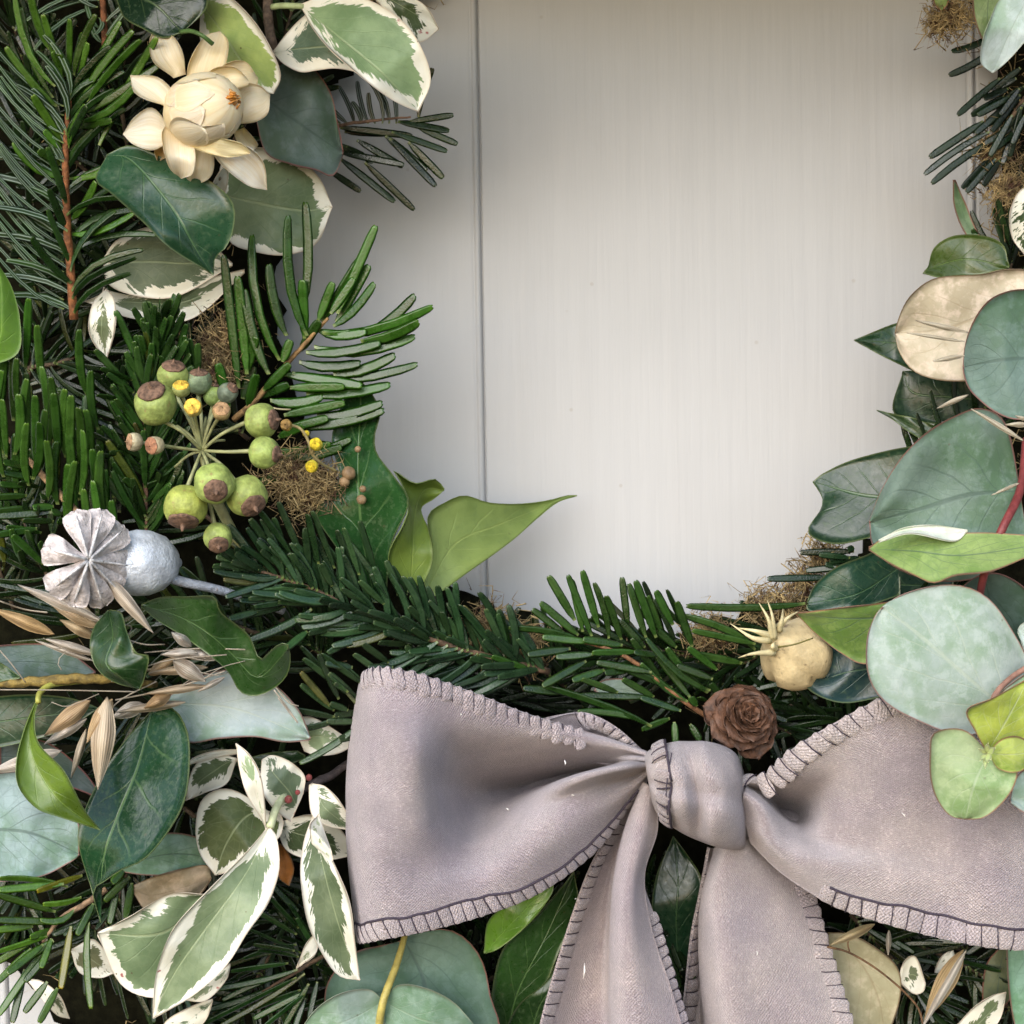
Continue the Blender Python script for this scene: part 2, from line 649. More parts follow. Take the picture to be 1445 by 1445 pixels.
def mat_striped(name, stripes=9.0, second=(.16, .08, .03), sf=.6, rough=.45, transl=.15):
    """dry husks: lengthwise ribs from uv"""
    n = NT(name)
    c, r = n.ocol()
    uvv, u, v = n.uv()
    P_ = n.pos()
    st = n.math('ABSOLUTE', n.math('SUBTRACT', n.math('FRACT', n.math('ADD', n.math('MULTIPLY', v, stripes), n.math('MULTIPLY', n.noise(P_, 200, 2), .5))), .5))
    line = n.mapr(st, .12, .34)
    inner = n.mapr(n.noise(n.comb(n.math('MULTIPLY', u, 2.0), n.math('MULTIPLY', v, 3.0), n.math('MULTIPLY', r, 30.0)), 1.0, 2), .42, .62)
    col = n.mix(n.math('MULTIPLY', inner, sf), c, second)
    col = n.mix(n.math('MULTIPLY', line, .45), col, n.mix(1.0, col, (.45, .4, .35), 'MULTIPLY'))
    n.set(Base_Color=col, Roughness=rough, Normal=n.bump(n.math('MULTIPLY', line, -1.0), .0003, .6), Specular_IOR_Level=.5)
    n.translucent(c, transl)
    return n.m


def mat_petal(name):
    n = NT(name)
    c, r = n.ocol()
    uvv, u, v = n.uv()
    P_ = n.pos()
    st = n.noise(n.comb(n.math('MULTIPLY', u, 1.5), n.math('MULTIPLY', v, 22.0), n.math('MULTIPLY', r, 50.0)), 1.0, 3)
    col = n.mix(n.mapr(u, .55, .0), c, n.mix(1.0, c, (1.0, .90, .72), 'MULTIPLY'))
    col = n.mix(n.math('MULTIPLY', n.mapr(st, .4, .66), .5), col, n.mix(1.0, c, (.88, .76, .56), 'MULTIPLY'))
    col = n.mix(n.math('MULTIPLY', n.mapr(n.attr('edge'), .7, .1), n.mapr(n.noise(P_, 320, 2), .38, .62, 0, .55)), col, (.50, .33, .15))
    n.set(Base_Color=col, Roughness=.40, Normal=n.bump(st, .0003, .6), Specular_IOR_Level=.5, Subsurface_Weight=.25, Subsurface_Radius=(.006, .004, .002), Subsurface_Scale=.3)
    n.translucent(n.mix(1.0, c, (1.05, .95, .7), 'MULTIPLY'), .25)
    return n.m


def mat_needle(name, under=False):
    n = NT(name)
    c, r = n.ocol()
    uvv, u, v = n.uv()
    P_ = n.pos()
    a = n.noise(P_, 240, 3)
    f = n.noise(P_, 1800, 2)
    w = n.math('MULTIPLY', n.math('ABSOLUTE', n.math('SUBTRACT', v, .5)), 2.0)
    base = n.mix(n.mapr(a, .3, .7), n.mix(1.0, c, (.72, .74, .72), 'MULTIPLY'), n.mix(1.0, c, (1.25, 1.2, 1.15), 'MULTIPLY'))
    tipc = n.mix(n.math('MULTIPLY', n.mapr(u, .93, 1.0), .55), base, n.mix(1.0, c, (3.2, 2.2, 1.8), 'MULTIPLY'))
    tipc = n.mix(n.math('MULTIPLY', n.mapr(u, .07, .0), .8), tipc, (.16, .20, .06))
    if under:
        band = n.math('MULTIPLY', n.mapr(n.math('ABSOLUTE', n.math('SUBTRACT', w, .5)), .20, .10), n.mapr(u, .0, .08))
        col = n.mix(n.math('MULTIPLY', band, .42), n.mix(1.0, tipc, (1.2, 1.2, 1.0), 'MULTIPLY'), (.36, .46, .40))
        n.set(Base_Color=col, Roughness=.5, Normal=n.bump(f, .0002, .3))
    else:
        mid = n.mapr(w, .16, .03)
        col = n.mix(n.math('MULTIPLY', mid, .35), tipc, n.mix(1.0, c, (.45, .5, .5), 'MULTIPLY'))
        col = n.mix(n.math('MULTIPLY', n.mapr(f, .62, .8), .15), col, (.14, .20, .10))
        n.set(Base_Color=col, Roughness=n.mapr(a, .3, .7, .20, .38, 'LINEAR'), Normal=n.bump(n.math('ADD', f, n.math('MULTIPLY', a, 1.2)), .0003, .35), Specular_IOR_Level=.42)
    return n.m


def mat_velvet(name):
    n = NT(name)
    c, r = n.ocol()
    uvv, u, v = n.uv()       # millimetres along and across the ribbon
    P_ = n.pos()
    rows = n.math('SINE', n.math('ADD', n.math('MULTIPLY', v, 2 * math.pi / .75), n.math('MULTIPLY', n.noise(P_, 330, 2), 7.0)))
    cols = n.math('SINE', n.math('ADD', n.math('MULTIPLY', u, 2 * math.pi / 1.0), n.math('MULTIPLY', n.noise(P_, 380, 2), 6.0)))
    weave = n.math('MULTIPLY', rows, cols)
    grain = n.noise(n.comb(n.math('MULTIPLY', u, .9), n.math('MULTIPLY', v, 2.2), 0), 1.0, 4, .7)
    big = n.noise(P_, 38, 3, .5)
    pile = n.noise(P_, 120, 4, .6)
    fuzz = n.noise(P_, 1500, 3, .7)
    col = n.mix(n.mapr(big, .3, .7), n.mix(1.0, c, (.88, .84, .88), 'MULTIPLY'), n.mix(1.0, c, (1.14, 1.10, 1.04), 'MULTIPLY'))
    col = n.mix(n.math('MULTIPLY', n.mapr(pile, .38, .70), .45), col, n.mix(1.0, col, (1.35, 1.33, 1.32), 'MULTIPLY'))
    col = n.mix(n.math('MULTIPLY', n.mapr(weave, .15, .9), .28), col, n.mix(1.0, col, (1.9, 1.86, 1.9), 'MULTIPLY'))
    col = n.mix(n.math('MULTIPLY', n.mapr(grain, .46, .64), .55), col, n.mix(1.0, col, (.58, .55, .58), 'MULTIPLY'))
    col = n.mix(n.math('MULTIPLY', n.mapr(fuzz, .52, .66), .5), col, n.mix(1.0, col, (1.7, 1.7, 1.72), 'MULTIPLY'))
    h = n.math('ADD', n.math('ADD', n.math('MULTIPLY', weave, .28), n.math('MULTIPLY', fuzz, 1.0)), n.math('ADD', n.math('MULTIPLY', pile, 1.5), n.math('MULTIPLY', grain, 1.0)))
    n.set(Base_Color=col, Roughness=.55, Specular_IOR_Level=.3, Sheen_Weight=.48, Sheen_Roughness=.30, Sheen_Tint=(.96, .92, .97),
          Normal=n.bump(h, .0011, .75))
    return n.m


def mat_paint(name):
    n = NT(name)
    P_ = n.pos()
    strokes = n.noise(n.scale(P_, (330, 330, 16)), 1.0, 4, .6)
    strokes2 = n.noise(n.scale(P_, (110, 110, 6.0)), 1.0, 3, .5)
    cloud = n.noise(P_, 14, 3, .5)
    speck = n.voronoi(P_, 55)
    col = n.mix(n.mapr(cloud, .3, .7), (.395, .400, .405), (.425, .431, .438))
    col = n.mix(n.math('MULTIPLY', n.mapr(strokes, .42, .68), .07), col, (.50, .50, .50))
    col = n.mix(n.math('MULTIPLY', n.mapr(strokes2, .56, .70), .10), col, (.395, .388, .38))
    col = n.mix(n.math('MULTIPLY', n.mapr(speck, .045, .02), .5), col, (.32, .29, .26))
    h = n.math('ADD', n.math('MULTIPLY', strokes, .5), n.math('MULTIPLY', strokes2, .9))
    n.set(Base_Color=col, Roughness=.48, Specular_IOR_Level=.4, Normal=n.bump(h, .0008, .38))
    return n.m


M_IVY = mat_ivy('ivy_leaf_surface', net=.05)
M_IVYU = mat_ivy('ivy_underside', gloss=.5, vein=(.35, .42, .16), vf=.25, transl=.3, net=.1)
M_GLOSS = mat_ivy('glossy_leaf_surface', gloss=.2, vein=(.22, .32, .12), vf=.5, transl=.06, net=.07, spec=.36, count=5.0)
M_VAR = mat_variegated('variegated_leaf_surface')
M_EUC = mat_eucalyptus('eucalyptus_leaf_surface', vf=.62)
M_EUCL = mat_eucalyptus('eucalyptus_pale_veins', vf=.35, veincol=(.40, .45, .34))
M_EUCP = mat_eucalyptus('eucalyptus_pale_rim', rimcol=(.32, .30, .2), rimf=.4, vf=.2, veincol=(.35, .40, .30))
M_DRY = mat_eucalyptus('dry_leaf_surface', rimcol=(.16, .09, .04), rimf=.8, vf=.3, veincol=(.24, .16, .08), lo=(.80, .77, .70), hi=(1.08, 1.08, 1.06), dk=(.78, .70, .58))
M_NT = mat_needle('needle_top')
M_NU = mat_needle('needle_underside', True)
M_BARK = mat_plain('bark', .75, (.5, 1.5), 500, .8, .0006)
M_STEM = mat_plain('green_stem', .5, (.75, 1.25), 350, .5)
M_PETAL = mat_petal('straw_petal')
M_BERRY = mat_plain('berry_skin', .5, (.6, 1.25), 300, .6, .0006, second=(.22, .15, .06), sf=(.55, .78), spec=.3)
M_CAP = mat_plain('berry_cap', .8, (.45, 1.4), 700, .9, .0005)
M_SILVER = mat_plain('silvered_paint', .5, (.7, 1.2), 420, .8, .0007, spec=.5, metal=.15, second=(.20, .17, .16), sf=(.56, .72))
M_HUSK = mat_striped('oat_husk', sf=.42)
M_POPPY = mat_plain('silvered_capsule', .42, (.68, 1.15), 240, .7, .0007, spec=.5, metal=.25)
M_POD = mat_plain('dry_pod', .5, (.72, 1.15), 150, .5, .0006, second=(.10, .06, .035), sf=(.56, .76), transl=.1)
M_CONE = mat_plain('cone_scale', .62, (.5, 1.4), 420, .7, .0005)
M_MOSS = mat_plain('moss_fibre', .8, (.35, 1.5), 160, .6, second=(.10, .05, .03), sf=(.5, .62))
M_VELVET = mat_velvet('velvet')
M_DARK = mat_plain('shade_dark_moss', .95, (.6, 1.4), 300, .6, spec=.05)  # moss under the greenery, with gap shade put into its colour
M_THREAD = mat_plain('thread', .8, (.7, 1.2), 900, .4)
M_PAINT = mat_paint('white_door_paint')

# ------------------------------------------------------------------ the door
def build_door():
    root = bpy.data.objects.new('door', None)
    COL.objects.link(root)
    root.location = P(722, 722, 0)
    root['label'] = 'white painted door of vertical tongue and groove boards behind the wreath'
    root['kind'] = 'structure'
    x1, x2 = P(682, 470, 0)[0], P(1377, 200, 0)[0]
    w = x2 - x1
    mm = .001
    prof = [(.12 * mm, 2 * mm), (.12 * mm, .5 * mm), (.4 * mm, .1 * mm), (.8 * mm, 0)]
    prof += [(q * w, 0) for q in (.1, .3, .5, .7, .9)]
    prof += [(w - 3.2 * mm, 0), (w - 2.7 * mm, .10 * mm), (w - 2.3 * mm, .02 * mm), (w - 1.9 * mm, -.30 * mm), (w - 1.4 * mm, -.42 * mm),
             (w - .9 * mm, -.25 * mm), (w - .45 * mm, .25 * mm), (w - .22 * mm, .8 * mm), (w - .2 * mm, 2 * mm)]
    zs = np.linspace(CZ - .55, CZ + .45, 9)
    for k in range(-2, 3):
        V, Fc = [], []
        n = len(prof)
        off = rng.uniform(-.12, .12) * mm
        for z in zs:
            for a, b in prof:
                V.append((x1 + k * w + a, b + off, z))
        for i in range(len(zs) - 1):
            for j in range(n - 1):
                Fc.append((i * n + j, i * n + j + 1, (i + 1) * n + j + 1, (i + 1) * n + j))
        o = mesh('board', V, Fc, M_PAINT, root, smooth=False)
    # the tongues that close the joints from behind
    V = [(x1 - 2.4 * w, .0013, zs[0]), (x1 + 3.4 * w, .0013, zs[0]), (x1 + 3.4 * w, .0013, zs[-1]), (x1 - 2.4 * w, .0013, zs[-1])]
    mesh('tongue', V, [(0, 1, 2, 3)], M_PAINT, root, smooth=False)


build_door()


def build_shade_frame():  # unseen frame, added to darken the top and right of the door
    root = bpy.data.objects.new('shade_frame', None)
    COL.objects.link(root)
    zt, xr = P(722, -150, 0)[2], P(1880, 722, 0)[0]
    root.location = (xr, 0, zt)
    root['label'] = 'white painted frame bars added out of view to shade the door'
    root['kind'] = 'structure'

    def shade_bar(name, x0, x1, y0, y1, z0, z1):
        e = .002
        V = []
        for z in (z0, z1):
            for x, y in ((x0 + e, y0), (x1 - e, y0), (x1, y0 + e), (x1, y1), (x0, y1), (x0, y0 + e)):
                V.append((x, y, z))
        Fc = [(i, (i + 1) % 6, 6 + (i + 1) % 6, 6 + i) for i in range(6)] + [tuple(range(6))[::-1], tuple(range(6, 12))]
        mesh(name, V, Fc, M_PAINT, root, smooth=False)
    shade_bar('head', -.62, xr + .09, -SHADE_D, .004, zt, zt + .09)  # added top bar, out of view, keeps sky light off the door
    shade_bar('shade_jamb', xr, xr + .09, -SHADE_D, .004, CZ - .55, zt - .001)


SHADE_D = .19  # reach of the added shading bars
build_shade_frame()

# ------------------------------------------------------------------ moss ring under the greenery
RING_C = P(885, 430, 12)
RING_U = px(12)


def ring_point(a, q, k=1.0):
    """angle a round the ring (0 right, 90 up), q round its section; the hand made ring is wider in places, also to back gaps with dark"""
    g = math.degrees(a) % 360

    def hump(at, wd):
        e = (g - at + 180) % 360 - 180
        return math.exp(-(e / wd) ** 2)
    rin = 500 + 150 * hump(52, 34) + 40 * hump(100, 40) - 15 * hump(215, 40) - 30 * hump(270, 45)
    rout = 960 + 330 * hump(228, 34) + 240 * hump(312, 38) + 120 * hump(150, 40) + 130 * hump(52, 34)
    mid, half = (rin + rout) / 2 * RING_U, (rout - rin) / 2 * RING_U
    rad = mid + half * k * math.cos(q)
    return RING_C + np.array([math.cos(a) * rad, -.009 * k * math.sin(q), math.sin(a) * rad])


def build_ring():
    na, nq = 150, 26
    V, Fc = [], []
    for i in range(na):
        for j in range(nq):
            k = 1 + .05 * math.sin(9 * i * .31 + j) * math.sin(j * 1.7 + i * .9) + rng.uniform(-.03, .03)
            V.append(ring_point(2 * math.pi * i / na, 2 * math.pi * j / nq, k))
    for i in range(na):
        for j in range(nq):
            i2, j2 = (i + 1) % na, (j + 1) % nq
            Fc.append((i * nq + j, i * nq + j2, i2 * nq + j2, i2 * nq + j))
    root = empty('wreath_base', RING_C, 'brown moss covered ring of the wreath, showing in gaps between the greenery', 'wreath base')
    mesh('moss_ring', V, Fc, M_DARK, root, (.006, .006, .003))  # near-black colour stands in for shade between the leaves
    s = Soup()
    clumps = [(318, 480, 34, 56), (300, 520, 30, 58), (432, 690, 36, 60), (408, 668, 30, 60), (460, 690, 22, 62), (715, 900, 30, 50), (690, 880, 22, 46), (1160, 785, 20, 44),
              (1110, 852, 22, 46), (1070, 856, 18, 44), (1420, 270, 28, 40), (1400, 215, 25, 40), (1345, 22, 26, 44), (1325, 30, 14, 42), (1000, 895, 24, 55), (740, 915, 24, 55), (1135, 820, 16, 42)]
    pts = []
    for cx, cy, r, d in clumps:
        for _ in range(int(r * 17)):
            a, q = rng.uniform(0, 6.28), r * min(1.7, abs(rng.gauss(0, .75)))
            pts.append(P(cx + q * math.cos(a), cy + q * math.sin(a), d + rng.uniform(-7, 3)))
    for _ in range(500):
        pts.append(ring_point(math.radians(rng.uniform(150, 390)), rng.uniform(0, math.pi), rng.uniform(.98, 1.1)))
    for _ in range(4200):
        pts.append(ring_point(math.radians(rng.uniform(-25, 130)), rng.uniform(.1, 3.0), rng.uniform(1.0, 1.15)))
    for p in pts:
        L = rng.uniform(.002, .006)
        dr = np.array([rng.uniform(-1, 1), rng.uniform(-.8, .3), rng.uniform(-1, 1)])
        dr /= np.linalg.norm(dr)
        sd = np.cross(dr, [rng.uniform(-.4, .4), -1, rng.uniform(-.4, .4)])
        sd /= max(np.linalg.norm(sd), 1e-6)
        w = rng.uniform(.00008, .00022)
        bend = np.array([rng.uniform(-1, 1), rng.uniform(-1, .2), rng.uniform(-1, 1)]) * L * .7
        q = [p, p + dr * L * .5 + bend, p + dr * L]
        V = []
        for c, ww in zip(q, (1, .9, .3)):
            V += [c - sd * w * ww, c + sd * w * ww, c + np.cross(sd, dr) * w * ww]
        s.add(V, [(0, 1, 4, 3), (1, 2, 5, 4), (2, 0, 3, 5), (3, 4, 7, 6), (4, 5, 8, 7), (5, 3, 6, 8)])
    o = s.build('moss', M_MOSS, root, (.38, .28, .13))
    o['kind'] = 'stuff'


build_ring()

# ------------------------------------------------------------------ fir
BY = [-.22, -.13, -.06, 0, .06, .13, .22]
BZ = [-.10, 0, .10]
NEEDLES = {}


def make_needle(by, bz):
    W = .075
    xs = [0, .05, .16, .38, .64, .86, .965, 1.0]
    ws = [.40, .46, .80, 1.0, 1.0, .94, .72, .40]
    ring = [(-1, -.03), (-.5, .10), (0, -.01), (.5, .10), (1, -.03), (.45, -.12), (0, -.06), (-.45, -.12)]
    vv = [0, .25, .5, .75, 1, .75, .5, .25]
    V, Fc, uv, sl = [], [], [], []
    for x, w in zip(xs, ws):
        oy, oz = by * 4 * x * (1 - x) * (1.25 - .5 * x), bz * 4 * x * (1 - x)
        notch = -.012 if x == 1.0 else 0
        for k, (a, b) in enumerate(ring):
            V.append((x + (notch if abs(a) < .1 else 0), a * W * w + oy, b * W * (w if x > .9 else 1) + oz))
            uv.append((x, vv[k]))
    n = len(ring)
    for i in range(len(xs) - 1):
        for k in range(n):
            k2 = (k + 1) % n
            Fc.append((i * n + k, (i + 1) * n + k, (i + 1) * n + k2, i * n + k2))
            sl.append(0 if k < 4 else 1)
    Fc.append(tuple((len(xs) - 1) * n + k for k in range(n))[::-1])
    sl.append(0)
    me = bpy.data.meshes.new('needle')
    me.from_pydata(V, [], Fc)
    me.materials.append(M_NT)
    me.materials.append(M_NU)
    l = me.uv_layers.new(name='uv')
    idx = np.empty(len(me.loops), int)
    me.loops.foreach_get('vertex_index', idx)
    l.data.foreach_set('uv', np.asarray(uv, np.float32)[idx].ravel())
    me.polygons.foreach_set('material_index', np.asarray(sl, np.int32))
    me.polygons.foreach_set('use_smooth', np.ones(len(me.polygons), bool))
    me.validate()
    me.update()
    return me


def needle(parent, b, t, nrm, w, color, bend=0.0, bz=0.0):
    """b, t world points; w half width in metres; bend = sideways bulge / length, + to the left of travel"""
    d = t - b
    L = np.linalg.norm(d)
    d = d / L
    z = nrm - d * np.dot(nrm, d)
    z /= max(np.linalg.norm(z), 1e-9)
    y = np.cross(z, d)
    want = bend * L * .075 / w
    by = min(BY, key=lambda q: abs(q - want))
    want = bz * L * .075 / w
    bq = min(BZ, key=lambda q: abs(q - want))
    me = NEEDLES.get((by, bq)) or NEEDLES.setdefault((by, bq), make_needle(by, bq))
    f = rng.uniform(.32, .85)
    g = rng.uniform(.85, 1.1)
    if rng.random() < .03:
        color = (color[0] * 2.6, color[1] * 1.25, color[2] * .9)
    if rng.random() < .05:
        L *= rng.uniform(.6, .85)
    s = w / .075
    return child_matrix('needle', me, parent, np.stack([d, y, z], 1), b, (L, s, s), (color[0] * f * g, color[1] * f, color[2] * f * g))


FIR_GROUP = 'fir sprigs worked round the wreath'


def fir_root(stem, label, rad=3.0, bark=(.16, .085, .04), xf=None):
    st = [(*(xf(q[0], q[1]) if xf else q[:2]), q[2]) for q in stem]
    root = empty('fir_sprig', P(st[0]), label, 'fir sprig', FIR_GROUP)
    tube('twig', st, [rad * 1.15, rad, rad * .55], M_BARK, root, bark, wig=.5, n=6 * len(st))
    dn = curve(st, 60, 2)
    return root, dn


def fir_list(root, stem, items, color, w=8.0, lift=6.0, xf=None, jit=2.5, roll=.5, dd=None, under=False, bendr=.03):
    """items (bx, by, tx, ty[, bend[, tip lift mm]]) in crop pixels"""
    for it in items:
        bx, by = it[:2]
        tx, ty = it[2:4]
        if xf:
            bx, by = xf(bx, by)
            tx, ty = xf(tx, ty)
        k = np.argmin((stem[:, 0] - bx) ** 2 + (stem[:, 1] - by) ** 2)
        d0 = stem[k, 2] + rng.uniform(-jit, jit)
        if dd is not None:
            d0 = dd + rng.uniform(-jit, jit)
        d1 = d0 + (it[5] if len(it) > 5 else lift) + rng.uniform(-jit, jit)
        bend = (it[4] if len(it) > 4 else 0) + rng.uniform(-bendr, bendr)
        b, t = P(bx, by, d0), P(tx, ty, d1)
        s = 1 if not under else -1
        nr = np.array([rng.uniform(-roll, roll), -1.0, rng.uniform(-roll, roll)]) * s
        needle(root, b, t, nr, w * .46 * px(d1) * rng.uniform(.9, 1.1), color, bend if not under else -bend, rng.uniform(-.04, .04))


def fir_auto(root, stem, n, length, angL, angR, color, w=8.0, front=.3, lift=5.0, taper=.35, bend=0.05, roll=.6, t0=.02, under=False, uL=None, uR=None,
             spread=10, fshort=.75, tuft=True):
    """needles both sides of a stem (stem runs base -> tip); angL/angR degrees from the stem's direction"""
    tg = np.gradient(stem[:, :2], axis=0)
    tg /= np.linalg.norm(tg, axis=1, keepdims=True)
    for i in range(n):
        q = t0 + (1 - t0) * (i + rng.random()) / n
        k = min(int(q * 59.9), 59)
        r = rng.random()
        sh = 1 - taper * q ** 2
        L = length * sh * rng.uniform(.82, 1.12)
        up = lift
        if r < front:
            a = rng.uniform(-angR * .75, angL * .75)
            L *= rng.uniform(fshort * .8, fshort * 1.15)
            up = lift + rng.uniform(3, 9)
            b = 0
        elif i % 2:
            a = angL + rng.gauss(0, spread)
            b = bend
        else:
            a = -angR + rng.gauss(0, spread)
            b = -bend
        a *= (1 - .5 * q ** 4)
        c, s = math.cos(math.radians(a)), math.sin(math.radians(a))
        tx, ty = tg[k]
        # picture y points down: rotate counter-clockwise as seen
        dx, dy = tx * c + ty * s, -tx * s + ty * c
        d0 = stem[k, 2] + rng.uniform(-1.5, 2)
        un = under
        if r >= front and i % 2 and uL is not None:
            un = uL
        if r >= front and not i % 2 and uR is not None:
            un = uR
        B = P(stem[k, 0], stem[k, 1], d0)
        T = P(stem[k, 0] + dx * L, stem[k, 1] + dy * L, d0 + up + rng.uniform(-3, 3))
        nr = np.array([rng.uniform(-roll, roll), -1.0, rng.uniform(-roll, roll)]) * (-1 if un else 1)
        needle(root, B, T, nr, w * .46 * px(d0) * rng.uniform(.88, 1.12), color, (b + rng.uniform(-.03, .03)) * (-1 if un else 1), rng.uniform(-.05, .05))
    if tuft:
        k = 59
        for j in range(7):
            a = rng.uniform(-35, 35)
            c, s = math.cos(math.radians(a)), math.sin(math.radians(a))
            tx, ty = tg[k]
            dx, dy = tx * c + ty * s, -tx * s + ty * c
            L = length * (1 - taper) * rng.uniform(.5, .8)
            B = P(*stem[k, :3])
            T = P(stem[k, 0] + dx * L, stem[k, 1] + dy * L, stem[k, 2] + rng.uniform(2, 9))
            needle(root, B, T, np.array([rng.uniform(-roll, roll), -1, rng.uniform(-roll, roll)]), w * .46 * px(stem[k, 2]), color, 0, 0)


G_SHADE = (.014, .036, .008)  # fir green darkened to stand in for shade deep in the gaps
G_DEEP = (.020, .060, .010)
G_MID = (.030, .090, .012)
G_BRIGHT = (.060, .150, .014)
G_BLUE = (.030, .072, .030)

